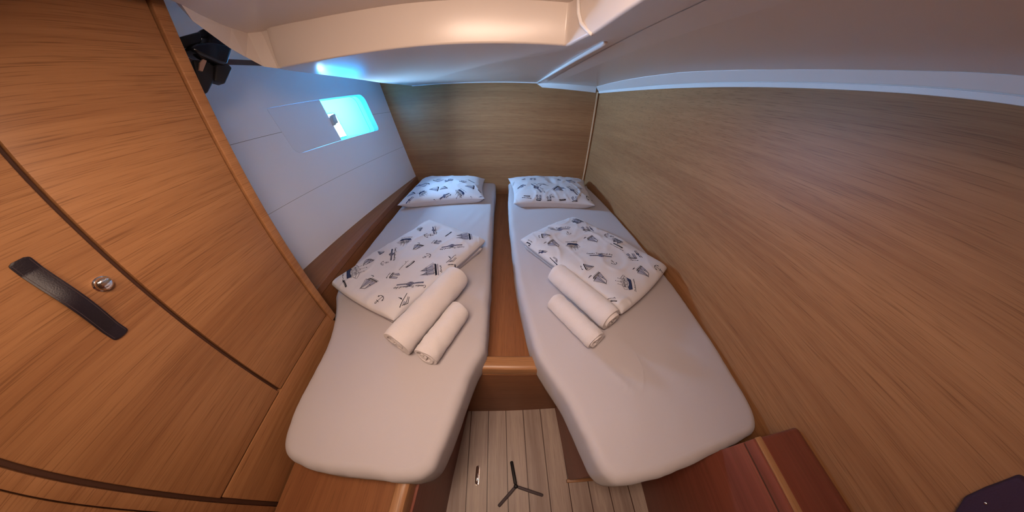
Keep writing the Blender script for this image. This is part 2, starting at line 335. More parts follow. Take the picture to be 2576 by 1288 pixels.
# cove along the right wall
def cz(y): return 1.4505 - 0.0415 * max(0.0, min(1, (y - 0.4) / 1.82)) ** 1.1
cin = list(cove3)
wl_ = [(xr(q[1]) - 0.007, q[1], cz(q[1])) for q in cove3]
def cl(t, d=0.0): return [(p[0] + (w[0] - p[0]) * t - d, p[1], p[2] + (w[2] + 0.010 - p[2]) * t - d * 0.3) for p, w in zip(cin, wl_)]
prof = [cin, cl(0.03, 0.002), cl(0.82), cl(0.84, -0.004), cl(0.90, -0.004), cl(0.91, 0.001), wl_, [(x + 0.006, y, z) for x, y, z in wl_], [(x + 0.006, y, 1.665) for x, y, z in wl_]]
o = obj('trim_2', *join(*[strip(prof[i], prof[i + 1]) for i in range(len(prof) - 1)]), M['white'], smooth=True); struct(clean(o, 1e-5)); o.data.set_sharp_from_angle(angle=math.radians(28))
# white drop strip along the back wall, thin bead along the left part, long bead across the panel joint
struct(bevel(obj('trim_3', *prism([(0.187, YB - 0.010, 1.452), (0.235, YB - 0.010, 1.4235), (0.705, YB - 0.012, 1.411), (0.705, YB - 0.012, 1.461), (0.187, YB - 0.010, 1.461)], (0, 0, 0), (0, 0.011, 0)), M['white']), 0.002, 2))
struct(bevel(obj('trim_4', *prism([(-0.90, YB - 0.006, 1.4555), (0.19, YB - 0.006, 1.4535), (0.19, YB - 0.006, 1.461), (-0.90, YB - 0.006, 1.461)], (0, 0, 0), (0, 0.007, 0)), M['white']), 0.001, 1))
struct(obj('trim_5', *tube([(0.190, 2.21, ZL - 0.003), (0.229, 0.72, ZL - 0.003), (0.2305, 0.704, ZL - 0.001), (0.2308, 0.700, ZL + 0.004)], 0.0065, 10), M['white'], smooth=True))
# rim seam on the corner of the hatch recess
struct(obj('trim_6', *tube([(0.179, 0.650, 1.461), (0.171, 0.668, 1.473), (0.162, 0.697, 1.494), (0.157, 0.715, 1.52), (0.155, 0.738, 1.58)], 0.0048, 10), M['white'], smooth=True))
# corner bead between back wall and right wall
xc = xr(YB)
struct(bevel(obj('trim_7', *box(xc - 0.024, xc - 0.010, YB - 0.012, YB - 0.001, 0.44, 1.42), wood('pale_oak_bead', 'z', (0.75, 0.47, 0.27), (0.62, 0.36, 0.2))), 0.003, 2))
# thin scratch in the varnish of the right wall
struct(obj('trim_8', [(0.8312, 0.5745, 1.341), (0.8312, 0.573, 1.341), (0.8312, 0.5620, 1.272), (0.8312, 0.5632, 1.272)], [(0, 1, 2, 3)], plain('scratch_in_varnish', (0.75, 0.6, 0.5), 0.4)))

# unseen ceiling lamp, added behind the viewpoint for warm light
cl_ = root('added_ceiling_lamp', 'unseen round warm white lamp added on the ceiling behind the viewpoint', 'lamp', (-0.36, -0.16, ZT))
obj('lamp_housing', *tube([(-0.36, -0.16, ZT), (-0.36, -0.16, ZT - 0.012)], [0.07, 0.066], 32), M['white'], cl_, smooth=False)
obj('diffuser', *tube([(-0.36, -0.16, ZT - 0.012), (-0.36, -0.16, ZT - 0.017)], [0.055, 0.05], 32), M['lamp'], cl_)

# ------------------------------------------------------------------ wardrobe on the left
WA = math.radians(-3.8); WE = Vector((math.sin(WA), math.cos(WA), 0)); WN = Vector((math.cos(WA), -math.sin(WA), 0)); WO = Vector((-0.71, 0, 0))
def wp(s, z, d=0.0): return WO + WE * s + WN * d + Vector((0, 0, z))
def panel(s0, s1, z0, z1, d0, d1): return prism([wp(s0, z0), wp(s1, z0), wp(s1, z1), wp(s0, z1)], WN * d0, WN * d1)
wd_ = root('wardrobe', 'tall light oak wardrobe with leather strap door pull, on the left of the berths', 'wardrobe', (-0.80, 0.0, 0.0))
G = 0.0042
bevel(obj('side_panel', *panel(0.152 + G, 0.458 - G * .8, 0.636 + G * .6, 1.66, -0.018, 0), M['wood_bulk'], wd_), 0.0015, 2)
door = bevel(obj('door', *panel(-0.133 + G, 0.152 - G, 0.636 + G * .6, 1.66, -0.018, 0), M['wood_bulk'], wd_), 0.0022, 3)
obj('carcass', *panel(-0.9, 0.452, 0.0, 1.66, -0.30, -0.016), M['gap'], wd_)
bevel(obj('pillar', *panel(0.459, 0.487, 0.597, 1.66, -0.03, 0.006), M['wood_bulk'], wd_), 0.003, 3)
bevel(obj('plinth', *panel(-0.126, 0.470, 0.40, 0.636 - G * .6, -0.018, 0), M['wood_bulk'], wd_), 0.0015, 2)
bevel(obj('frame_strip', *panel(-0.162, -0.134 - G, 0.40, 1.66, -0.018, 0), M['wood_bulk'], wd_), 0.0015, 2)
bevel(obj('end_panel', *panel(-0.9, -0.165, 0.40, 1.66, -0.03, -0.006), M['wood_bulk'], wd_), 0.0015, 2)
# leather strap handle, bowed off the door
sv, sf = [], []; NS = 40; hw = 0.0125
cs, z0s, z1s = 0.0725, 1.046, 1.222
NS = 100
rows = []
for i in range(NS + 1):
    t = i / NS; z = z0s + (z1s - z0s) * t
    bow = 0.003 + 0.019 * math.sin(PI * min(1, max(0, (t - 0.12) / 0.76))) ** 1.2
    endr = 0.0055; dz = min(t, 1 - t) * (z1s - z0s); w = hw if dz > endr else hw - endr + math.sqrt(max(0, endr ** 2 - (endr - dz) ** 2))
    rows.append((z, bow, w))
for z, bw, w in rows:
    for j in range(9):
        u = -1 + j / 4; sv.append(wp(cs + u * w, z, bw + 0.0012 * (1 - u * u)))
for z, bw, w in rows:
    for j in range(9):
        u = -1 + j / 4; sv.append(wp(cs + u * w, z, bw - 0.003))
K = (NS + 1) * 9
for i in range(NS):
    for j in range(8):
        a = i * 9 + j; sf.append((a, a + 1, a + 10, a + 9)); sf.append((K + a, K + a + 9, K + a + 10, K + a + 1))
    sf.append((i * 9, i * 9 + 9, K + i * 9 + 9, K + i * 9)); sf.append((i * 9 + 8, K + i * 9 + 8, K + i * 9 + 17, i * 9 + 17))
sf.append(tuple(list(range(9)) + list(range(K + 8, K - 1, -1)))); sf.append(tuple(list(range(NS * 9, NS * 9 + 9)) + list(range(K + NS * 9 + 8, K + NS * 9 - 1, -1))))
st = clean(obj('strap_handle', sv, sf, M['leather'], door, smooth=True)); st['label'] = 'dark brown stitched leather strap'
st.data.set_sharp_from_angle(angle=math.radians(50))
# stitching added to the strap's own mesh
bm = bmesh.new(); bm.from_mesh(st.data); st.data.materials.append(M['stitch'])
for i in range(3, NS - 2):
    for sgn in (-1, 1):
        for q in (0.0,):
            z, bw, w = rows[i]; z += q * (z1s - z0s) / NS
            u = sgn * 0.78; p = wp(cs + u * w, z, bw + 0.0012 * (1 - u * u) + 0.0004) - wd_.location
            d = 0.0013; e = 0.0005
            vv = [bm.verts.new(p + WE * a * e + Vector((0, 0, b * d))) for a, b in ((-1, -.6), (1, -.4), (1, .6), (-1, .4))]
            ff = bm.faces.new(vv); ff.material_index = 1
bm.to_mesh(st.data); bm.free()
kz, ks = 1.135, 0.1165
kn = obj('push_knob', *tube([wp(ks, kz, d) for d in (0, 0.003, 0.0035, 0.010, 0.013, 0.0145, 0.015)], [0.0135, 0.0135, 0.0115, 0.0115, 0.0095, 0.006, 0.001], 32), M['chrome'], door, smooth=True)
kn['label'] = 'round chrome push button lock'; kn.data.set_sharp_from_angle(angle=math.radians(40))

# ------------------------------------------------------------------ hull shelf left of the mattress
shf = root('side_shelf', 'narrow oak shelf step along the white hull lining beside the left mattress', 'shelf', (-1.0, 1.3, 0.44))
def hx(y, z): return hp(y, z).x
ysh = [0.51, 0.6, 0.95, 1.25, 1.6, 1.98, 2.219]
xe = [-0.895, -0.901, -0.936, -0.937, -0.975, -1.015, -1.018]   # front edge of the shelf at z 0.632
xe = [-0.893, -0.903, -0.925, -0.943, -0.968, -1.000, -1.018]
top_in = [(hx(y, 0.632) - 0.004, y, 0.634) for y in ysh]; top_out = [(x, y, 0.632) for x, y in zip(xe, ysh)]
lip0 = [(x + 0.002, y, 0.630) for x, y in zip(xe, ysh)]; lip1 = [(x + 0.010, y, 0.600) for x, y in zip(xe, ysh)]
bevel(obj('shelf_top', *join(strip(top_in, top_out), strip(top_out, lip1), strip(lip1, [(x - 0.01, y, 0.600) for x, y in zip(xe, ysh)])), M['dark_y'], shf), 0.003, 2, 30)
obj('shelf_edging', *join(strip([(x - 0.006, y, 0.6345) for x, y in zip(xe, ysh)], [(x + 0.006, y, 0.6325) for x, y in zip(xe, ysh)]), strip([(x + 0.006, y, 0.6325) for x, y in zip(xe, ysh)], [(x + 0.011, y, 0.600) for x, y in zip(xe, ysh)])), wood('shelf_edge_veneer', 'y', (0.30, 0.13, 0.065), (0.22, 0.09, 0.045)), shf)
fr0 = [(x + 0.008, y, 0.596) for x, y in zip(xe, ysh)]; fr1 = [(x + 0.022, y, 0.44) for x, y in zip(xe, ysh)]
obj('shelf_front', *join(strip(fr0, fr1), strip([(x - 0.01, y, 0.600) for x, y in zip(xe, ysh)], [(x - 0.01, y, 0.59) for x, y in zip(xe, ysh)]), strip([(x - 0.01, y, 0.596) for x, y in zip(xe, ysh)], fr0)), M['dark_y'], shf)

# ------------------------------------------------------------------ berth base
bb = root('berth_base', 'u-shaped oak berth base carrying the two mattresses around the foot well', 'bed base', (0.0, 1.2, 0.0))
ZP = 0.44
xl = lambda y: hx(y, 0.5)
plat = [(-0.20, 0.415), (-0.30, 0.30), (-0.315, 0.0), (-0.35, YR + .01), (-0.628, YR + .01), (-0.706, 0.0), (-0.737, 0.45), (-0.76, 0.50), (-1.060, 0.505), (-1.056, 0.6), (-1.038, 1.0), (-1.015, 1.5), (-0.983, 2.215), (xr(YB) - .004, 2.215), (xr(1.6) - .004, 1.6), (xr(1.0) - .004, 1.0), (0.828, 0.4), (0.828, 0.045), (0.27, 0.045), (0.25, 0.35), (0.23, 0.415)]
bevel(obj('platform', *zprism(plat, ZP - 0.018, ZP), M['dark_y'], bb), 0.001, 1)
bevel(obj('front_panel', *prism([(-0.222, 0.335, 0.0), (0.246, 0.357, 0.0), (0.246, 0.357, 0.452), (-0.222, 0.350, 0.452)], (0, 0, 0), (0, 0.018, 0)), M['dark_x'], bb), 0.001, 1)
# rounded nosing over the front panel
def nosing(p0, p1, w, z0, z1, mat, name, inward):
    a, b_ = Vector(p0), Vector(p1); iw = Vector(inward)
    pr = [(0, z0), (0, z1 - 0.016), (0.003, z1 - 0.007), (0.010, z1 - 0.002), (0.020, z1), (w - 0.006, z1), (w, z1 - 0.006), (w, z0)]
    poly = [a + iw * u + Vector((0, 0, z)) for u, z in pr]
    o = clean(obj(name, *prism(poly, (0, 0, 0), b_ - a), mat, bb, smooth=True)); o.data.set_sharp_from_angle(angle=math.radians(30)); return o
nosing((-0.20, 0.351, 0), (0.222, 0.355, 0), 0.055, 0.458, 0.503, M['wood_edge_x'], 'nosing', (0, 1, 0))
nosing((-0.284, -0.20, 0), (-0.262, 0.20, 0), 0.042, 0.44, 0.502, M['wood_edge'], 'nosing', (-1, 0.04, 0))
nosing((-0.335, -1.14, 0), (-0.284, -0.20, 0), 0.042, 0.44, 0.502, M['wood_edge'], 'nosing', (-1, 0.04, 0))
bevel(obj('side_panel', *prism([(-0.217, 0.352, 0), (-0.252, 0.03, 0), (-0.262, -0.10, 0), (-0.335, -1.14, 0), (-0.352, -1.14, 0), (-0.279, -0.10, 0), (-0.235, 0.352, 0)], (0, 0, 0), (-0.010, 0, 0.44)), M['wood_red'], bb), 0.001, 1)
bevel(obj('side_panel', *prism([(0.243, 0.36, 0), (0.273, 0.030, 0), (0.291, 0.030, 0), (0.262, 0.36, 0)], (0, 0, 0), (0, 0, 0.44)), M['wood_red'], bb), 0.001, 1)
bevel(obj('end_panel', *box(0.275, 0.612, 0.032, 0.050, 0.0, 0.44), M['wood_red_x'], bb), 0.001, 1)
bevel(obj('toe_strip', *box(0.262, 0.612, 0.020, 0.034, 0.0, 0.022), M['wood_edge_x'], bb), 0.002, 2)

# ------------------------------------------------------------------ locker at the foot of the right berth
lk = root('foot_locker', 'low reddish locker with pale edge strip at the foot of the right mattress', 'locker', (0.72, -0.4, 0.0))
Y1 = 0.034
bevel(obj('front_panel', *box(0.613, 0.631, YR + .01, Y1, 0.0, 0.668), M['wood_red'], lk), 0.0015, 2)
bevel(obj('top_rail', *box(0.613, 0.632, YR + .01, Y1, 0.674, 0.706), M['wood_red'], lk), 0.003, 2)
bevel(obj('edging', *box(0.619, 0.637, YR + .01, Y1 + .001, 0.7065, 0.7125), M['wood_edge'], lk), 0.0015, 2)
pr = [(0.628, 0.0), (0.628, 0.706)] + [(0.638 + 0.14 * i / 8, 0.706 - 0.020 * (i / 8)) for i in range(9)] + [(0.80, 0.684), (0.815, 0.679), (0.829, 0.668), (0.829, 0.0)]
carc = clean(obj('locker_body', *prism([(x, YR + .01, z) for x, z in pr], (0, 0, 0), (0, Y1 - YR - .01, 0)), M['wood_red'], lk, smooth=True)); bevel(carc, 0.012, 4, 60); carc.data.set_sharp_from_angle(angle=math.radians(35))
obj('dark_joint', *box(0.616, 0.63, YR + .01, Y1 - .003, 0.666, 0.676), M['gap'], lk)

# ------------------------------------------------------------------ mattresses
def catmull(pts, per=6):
    out = []; n = len(pts)
    for i in range(n):
        p0, p1, p2, p3 = (Vector(pts[(i + k - 1) % n]) for k in range(4))
        for j in range(per):
            t = j / per
            out.append(0.5 * ((2 * p1) + (-p0 + p2) * t + (2 * p0 - 5 * p1 + 4 * p2 - p3) * t * t + (-p0 + 3 * p1 - 3 * p2 + p3) * t ** 3))
    return out
def cushion(name, outline, spine, z0, z1, r, mat, parent, wob):
    """soft slab: side profile rings and a top that runs in to a spine line"""
    ol = catmull([(x, y, 0) for x, y in outline], 10); n = len(ol)
    a, b_ = Vector((*spine[0], 0)), Vector((*spine[1], 0)); d = b_ - a
    ctr = []
    for p in ol:
        t = max(0, min(1, (p - a).dot(d) / d.length_squared)); ctr.append(a + d * t)
    prof = [(0.72, z0), (0.97, z0 + 0.001), (0.992, z0 + 0.012)]
    V = []
    def ring(inset, z, tt=None):
        for p, c_ in zip(ol, ctr):
            dv = (c_ - p); L = dv.length; q = p + dv * (min(inset, L) / L if tt is None else tt)
            V.append(q + Vector((0, 0, z)))
    rings = []
    ring(0.10, z0); ring(0.012, z0 + 0.001); ring(0.003, z0 + 0.010); ring(0.0, z0 + 0.03)
    ring(0.0, z1 - r * 1.2)
    for k_ in range(1, 7):
        an = 0.5 * PI * k_ / 6; ring(r * (1 - math.cos(an)), z1 - r + r * math.sin(an))
    nr = 11
    NT = 26
    for k_ in range(1, NT + 1):
        tt = k_ / NT
        for p, c_ in zip(ol, ctr):
            dv = c_ - p; L = dv.length; ins = r + (L - r) * tt; V.append(p + dv * (ins / L) + Vector((0, 0, z1 + 0.006 * (1 - (1 - tt) ** 2))))
    nr += NT
    # wrinkles and softness
    for i, q in enumerate(V):
        k_ = i // n
        if k_ >= 3:
            dz = wob(q.x, q.y) if k_ >= 8 else 0
            q.z += dz
            if 3 <= k_ <= 9:
                s = 0.0035 * nz(q.x * 9, q.y * 9, 2.0) + 0.002 * nz(q.x * 34, q.y * 34, q.z * 12)
                dv = (ctr[i % n] - ol[i % n]).normalized(); q -= dv * s
    F = []
    for k_ in range(nr - 1):
        for i in range(n): F.append((k_ * n + i, k_ * n + (i + 1) % n, (k_ + 1) * n + (i + 1) % n, (k_ + 1) * n + i))
    F.append(tuple(range(n))[::-1])
    o = clean(obj(name, V, F, mat, parent, smooth=True), 0.0004)
    for p in o.data.polygons: p.use_smooth = True
    return o
def fold(x, y, x0, y0, x1, y1, w, h):
    """height of one soft crease running from (x0,y0) to (x1,y1)"""
    dx, dy = x1 - x0, y1 - y0; L2 = dx * dx + dy * dy; t = max(0, min(1, ((x - x0) * dx + (y - y0) * dy) / L2))
    d = math.hypot(x - x0 - dx * t, y - y0 - dy * t); return h * math.exp(-(d / w) ** 2) * math.sin(PI * min(1, max(0.02, t)) ** 0.8)
LF = [(-0.80, 1.22, -0.74, 0.80, 0.012, 0.0025), (-0.72, 0.36, -0.63, 0.18, 0.007, 0.003), (-0.69, 0.33, -0.62, 0.20, 0.006, 0.002), (-0.20, 1.45, -0.30, 1.18, 0.012, 0.003), (-0.28, 1.5, -0.36, 1.22, 0.014, 0.003), (-0.12, 0.9, -0.2, 0.55, 0.02, 0.002)]
RF = [(0.33, 0.30, 0.40, 0.22, 0.006, 0.004), (0.35, 0.31, 0.42, 0.25, 0.008, -0.003), (0.08, 1.1, 0.12, 0.6, 0.02, 0.002), (0.11, 0.33, 0.17, 0.18, 0.012, 0.002), (0.28, 0.06, 0.33, 0.02, 0.01, 0.002), (0.6, 0.6, 0.35, 0.42, 0.03, 0.002)]
def wobL(x, y): return 0.0018 * ridge(x, y, 71, 4, 0.06) + 0.004 * nz(x * 4, y * 4, 1) + 0.0012 * nz(x * 15, y * 11, 4) + sum(fold(x, y, *q) for q in LF)
def wobR(x, y): return 0.0018 * ridge(x, y, 81, 4, 0.06) + 0.004 * nz(x * 4, y * 4, 7) + 0.0012 * nz(x * 15, y * 11, 9) + sum(fold(x, y, *q) for q in RF)
ZM = 0.592
mg = 'fitted white mattresses'
OL = [(-0.225, 2.13), (-0.172, 2.06), (-0.158, 1.70), (-0.135, 1.25), (-0.118, 0.95), (-0.103, 0.72), (-0.093, 0.48), (-0.092, 0.40), (-0.100, 0.365), (-0.119, 0.320), (-0.143, 0.228), (-0.160, 0.150), (-0.176, 0.085), (-0.200, 0.025), (-0.25, -0.002), (-0.34, -0.009), (-0.50, -0.018), (-0.610, -0.012), (-0.655, 0.02), (-0.676, 0.08), (-0.690, 0.165), (-0.697, 0.29), (-0.722, 0.41), (-0.775, 0.52), (-0.838, 0.62), (-0.858, 0.75), (-0.875, 1.0), (-0.895, 1.35), (-0.93, 1.8), (-0.945, 2.08), (-0.90, 2.13), (-0.55, 2.14)]
ml = root('mattress', 'single mattress in white fitted sheet under the window, beside the wardrobe', 'mattress', (-0.5, 1.0, ZP), mg)
mL = cushion('mattress_pad', OL, ((-0.38, 0.25), (-0.52, 1.85)), ZP, ZM, 0.032, M['sheet'], ml, wobL)
OR = [(-0.010, 2.13), (-0.034, 2.07), (-0.040, 1.75), (-0.026, 1.40), (-0.008, 1.15), (0.024, 0.76), (0.060, 0.52), (0.076, 0.435), (0.090, 0.376), (0.122, 0.312), (0.172, 0.220), (0.198, 0.150), (0.222, 0.080), (0.244, 0.022), (0.282, -0.006), (0.36, -0.004), (0.46, 0.006), (0.60, 0.030), (0.70, 0.044), (0.765, 0.056), (0.795, 0.080), (0.812, 0.14), (0.818, 0.30), (0.820, 0.55), (0.817, 0.75), (0.809, 1.0), (0.800, 1.27), (0.778, 1.67), (0.745, 2.05), (0.72, 2.12), (0.40, 2.14)]
mr_ = root('mattress', 'single mattress in white fitted sheet along the plain wood wall on the right', 'mattress', (0.45, 1.0, ZP), mg)
mR = cushion('mattress_pad', OR, ((0.45, 0.30), (0.36, 1.85)), ZP, ZM, 0.032, M['sheet'], mr_, wobR)

# ------------------------------------------------------------------ sewn cushions: pillows and folded duvets
def bil(c, u, v):
    a, b_, d, e = c  # (-1,-1), (1,-1), (1,1), (-1,1)
    return a * ((1 - u) * (1 - v) / 4) + b_ * ((1 + u) * (1 - v) / 4) + d * ((1 + u) * (1 + v) / 4) + e * ((1 - u) * (1 + v) / 4)
def sewn(name, corners, T, expo, pw, pinch, z0, parent, wr, tilt=None, N=72, flat=0.12, mat=None):
    """cushion sewn from two faces; corners in order front-left, front-right, back-right, back-left"""
    c = [Vector((x, y, 0)) for x, y in corners]; V, F = [], []
    def P(u, v, side):
        uu = u * (1 - pinch * (1 - v * v) ** 1.0 * 1.0 * abs(u) ** 2); vv = v * (1 - pinch * (1 - u * u) * abs(v) ** 2)
        p = bil(c, uu, vv)
        h = (max(0, (1 - abs(u) ** expo)) * max(0, (1 - abs(v) ** expo))) ** pw
        zm = z0 + T * flat + (tilt(u, v) if tilt else 0)
        if side > 0: z = zm + T * (1 - flat) * h + wr(p.x, p.y, u, v) * min(1, h * 2.5 + .15)
        else: z = zm - (T * flat) * min(1, h * 3)
        return Vector((p.x, p.y, z))
    def sp(i): 
        t = -1 + 2 * i / N
        return math.sin(t * PI / 2) * 0.65 + t * 0.35
    for side in (1, -1):
        k = len(V)
        for i in range(N + 1):
            for j in range(N + 1): V.append(P(sp(i), sp(j), side))
        for i in range(N):
            for j in range(N):
                a = k + i * (N + 1) + j; q = (a, a + N + 1, a + N + 2, a + 1); F.append(q if side > 0 else q[::-1])
    return V, F
def top_bvh(V, F): return BVHTree.FromPolygons([Vector(v) for v in V], F)

# ---- printed motifs. A motif is (strokes, fills) in its own frame, x along its length, length 1
class Ink:
    def __init__(s): s.q = []
    def line(s, pts, w, m=0): s.q.append(('l', pts, w, m))
    def fill(s, pts, m=0): s.q.append(('f', pts, 0, m))
def arc(cx, cy, rx, ry, a0, a1, n=16): return [(cx + rx * math.cos(a0 + (a1 - a0) * i / n), cy + ry * math.sin(a0 + (a1 - a0) * i / n)) for i in range(n + 1)]
GL = {  # single stroke handwriting, x advance in the first entry
 'a': (.5, [[(.42, .4), (.2, .45), (.05, .25), (.12, .02), (.3, .05), (.42, .4), (.4, .1), (.5, .02)]]), 'b': (.45, [[(.0, .05), (.2, .9), (.1, .9), (.08, .05), (.3, .0), (.38, .25), (.2, .42), (.45, .35)]]),
 'c': (.42, [[(.36, .38), (.2, .45), (.04, .22), (.15, .0), (.42, .08)]]), 'd': (.5, [[(.4, .4), (.2, .45), (.05, .2), (.15, .0), (.38, .15), (.55, .95), (.42, .1), (.5, .02)]]),
 'e': (.4, [[(.04, .2), (.3, .3), (.22, .45), (.05, .25), (.12, .0), (.4, .1)]]), 'f': (.35, [[(.3, .9), (.2, .9), (.05, -.4)], [(.0, .4), (.3, .42)]]),
 'g': (.5, [[(.42, .4), (.2, .45), (.05, .22), (.2, .0), (.42, .4), (.25, -.45), (.0, -.4), (.5, .08)]]), 'h': (.5, [[(.0, .0), (.22, .95), (.1, .8), (.05, .0), (.2, .4), (.35, .4), (.35, .05), (.5, .05)]]),
 'i': (.25, [[(.0, .1), (.12, .42), (.1, .05), (.25, .08)], [(.16, .62), (.18, .66)]]), 'k': (.45, [[(.0, .0), (.2, .95), (.05, .0)], [(.35, .45), (.1, .2), (.42, .02)]]),
 'l': (.25, [[(.0, .1), (.25, .9), (.14, .92), (.1, .1), (.25, .05)]]), 'm': (.7, [[(.0, .0), (.08, .42), (.08, .0), (.25, .42), (.3, .0), (.48, .42), (.52, .05), (.7, .08)]]),
 'n': (.5, [[(.0, .0), (.08, .42), (.08, .0), (.3, .42), (.34, .05), (.5, .08)]]), 'o': (.45, [arc(.2, .22, .17, .21, 1.5, 7.7, 10) + [(.45, .35)]]),
 'p': (.48, [[(.0, .3), (.12, .45), (.0, -.45)], [(.08, .2), (.25, .45), (.38, .25), (.2, .02), (.48, .08)]]), 'r': (.38, [[(.0, .0), (.1, .45), (.08, .35), (.3, .42), (.26, .1), (.38, .05)]]),
 's': (.36, [[(.0, .05), (.22, .48), (.26, .1), (.05, .0), (.36, .08)]]), 't': (.3, [[(.05, .0), (.2, .85)], [(.0, .5), (.32, .52)], [(.05, .0), (.3, .08)]]), 'u': (.5, [[(.0, .4), (.05, .05), (.25, .05), (.38, .42), (.36, .05), (.5, .05)]]),
 'v': (.42, [[(.0, .4), (.1, .0), (.3, .42), (.42, .38)]]), 'y': (.48, [[(.0, .4), (.1, .08), (.35, .42), (.2, -.45), (.0, -.38), (.48, .1)]]), 'z': (.4, [[(.0, .4), (.32, .42), (.0, .0), (.4, .04)]]),
 'D': (.7, [[(.15, .95), (.05, .0), (.45, .05), (.6, .5), (.4, .95), (.0, .9)]]), 'j': (.3, [[(.12, .42), (.12, -.4), (-.1, -.35), (.3, .1)], [(.16, .62), (.18, .66)]]),
 'T': (.62, [[(.0, .95), (.7, 1.0)], [(.38, .98), (.2, .0)]]), 'C': (.62, [[(.6, .85), (.4, 1.0), (.08, .6), (.1, .1), (.35, .0), (.6, .15)]]), ' ': (.35, []), 'S': (.55, [[(.5, .9), (.3, 1.0), (.15, .7), (.4, .35), (.2, .0), (.0, .12)]]), 'B': (.6, [[(.1, .0), (.2, 1.0), (.5, .85), (.22, .52), (.52, .3), (.35, .0), (.05, .03)]]),
}
def script(ink, text, x0, y0, width, h, w, m=1):
    adv = sum(GL[ch][0] for ch in text); sx = width / adv; x = x0
    for ch in text:
        a, ss = GL[ch]
        for s in ss: ink.line([(x + (p[0] + p[1] * .15) * sx, y0 + p[1] * h) for p in s], w, m)
        x += a * sx
def m_knot(text=None, above=True):
    k = Ink()
    for s in (-1, 1):
        x0, x1 = (0.0, 0.38) if s < 0 else (0.62, 1.0)
        k.line([(x0, .028), (x1, .028)], .016, 0); k.line([(x0, -.028), (x1, -.028)], .016, 0); k.line([(x0 if s < 0 else x1, -.03), (x0 if s < 0 else x1, .03)], .016, 0)
        nn = 13
        for i in range(nn): xx = x0 + (x1 - x0) * i / nn; k.line([(xx, -.026), (xx + .026, .026)], .009, 0)
    k.fill(arc(.5, 0, .105, .095, 0, 2 * PI, 20)[:-1], 2)
    k.line(arc(.5, 0, .125, .115, 0, 2 * PI, 22), .02, 0); k.line(arc(.5, 0, .085, .078, 0, 2 * PI, 18), .016, 0)
    k.line(arc(.46, .0, .075, .1, -1.4, 1.4, 8), .014, 0); k.line(arc(.54, .0, .075, .1, 1.7, 4.5, 8), .014, 0); k.line([(.4, -.05), (.6, .06)], .014, 0)
    if text: script(k, text, -.08 if not above else -.1, -.27 if not above else .13, 1.2, .11, .010)
    return k
def m_galleon(text=None):
    k = Ink()
    k.fill([(.02, .02), (.12, -.20), (.88, -.20), (1.0, .06), (.86, .03), (.80, -.02), (.24, -.02), (.16, .05)], 0)
    k.line([(.02, .02), (.12, -.20), (.88, -.20), (1.0, .06)], .02, 1)
    for x, h in ((.26, .62), (.5, .74), (.74, .58)):
        k.line([(x, -.02), (x + .01, h)], .014, 1)
        for t0, t1, w in ((.06, .30, .12), (.33, .52, .10)):
            y0, y1 = h * t0 + .02, h * t1 + .08
            k.line([(x - w, y0), (x - w * .8, (y0 + y1) / 2 + .02), (x - w * .85, y1), (x + w * .85, y1 + .01), (x + w * .9, (y0 + y1) / 2), (x + w, y0), (x - w, y0)], .010, 1)
    k.line([(.92, .05), (1.18, .24), (.74, .5)], .010, 1); k.line([(1.1, .18), (.8, .3)], .009, 1); k.line([(.05, .04), (-.03, .3), (.16, .38), (.26, .2)], .010, 1)
    for x, y in ((.26, .64), (.5, .76), (.74, .6)): k.fill([(x, y), (x + .08, y + .03), (x, y + .06)], 1)
    if text: script(k, text, .0, -.42, 1.0, .10, .011)
    return k
def m_schooner(text=None):
    k = Ink()
    k.fill([(.0, .0), (.05, -.07), (.86, -.07), (1.0, .03), (.9, .0)], 1); k.line([(.0, -.12), (.8, -.125)], .018, 1); k.line([(.02, .03), (.95, .06)], .010, 1)
    k.fill([(.08, .06), (.36, .62), (.40, .07)], 2); k.fill([(.44, .07), (.68, .72), (.72, .07)], 2); k.fill([(.74, .08), (.70, .66), (1.05, .10)], 2)
    k.line([(.08, .06), (.36, .66), (.42, .05)], .014, 1); k.line([(.44, .05), (.70, .80), (.72, .02)], .014, 1); k.line([(.70, .70), (1.12, .12), (.74, .08)], .010, 1)
    k.line([(.36, .62), (.70, .74)], .008, 1); k.line([(.20, .33), (.40, .3)], .009, 1)
    if text: script(k, text, .75, -.32, .35, .09, .010)
    return k
def m_brig(text=None):
    k = Ink()
    k.fill([(.0, .05), (.04, -.06), (.92, -.08), (1.04, .02)], 1); k.line([(.02, -.13), (.95, -.15)], .03, 0); k.line([(-.02, .05), (1.0, .05)], .012, 1)
    for x in (.22, .60):
        k.line([(x, .0), (x + .03, 1.0)], .024, 1)
        k.fill([(x + .03, .95), (x - .16, .55), (x - .12, .12), (x + .0, .1)], 2); k.line([(x - .14, .55), (x + .24, .62)], .012, 1); k.line([(x - .12, .12), (x + .02, .96), (x + .26, .14), (x - .12, .12)], .010, 1)
        k.fill([(x + .05, .85), (x + .24, .60), (x + .25, .16), (x + .05, .12)], 2)
    k.line([(.63, .95), (1.15, .12), (.9, .06)], .010, 1); k.fill([(.90, .1), (.76, .55), (1.08, .14)], 2)
    if text: script(k, text, .2, -.34, .6, .12, .014)
    return k
def m_sloop(text=None):
    k = Ink()
    k.fill([(.0, .02), (.10, -.10), (.80, -.12), (1.0, .04), (.5, -.01)], 1)
    k.fill([(.10, .06), (.48, .80), (.52, .06)], 2); k.line([(.10, .06), (.48, .82), (.54, .05), (.1, .06)], .018, 1); k.line([(.5, .78), (.95, .10), (.56, .08)], .014, 1); k.line([(.28, .06), (.5, .6)], .010, 1); k.line([(.7, .1), (.52, .62)], .010, 1)
    if text: script(k, text, .2, -.42, .6, .12, .014)
    return k
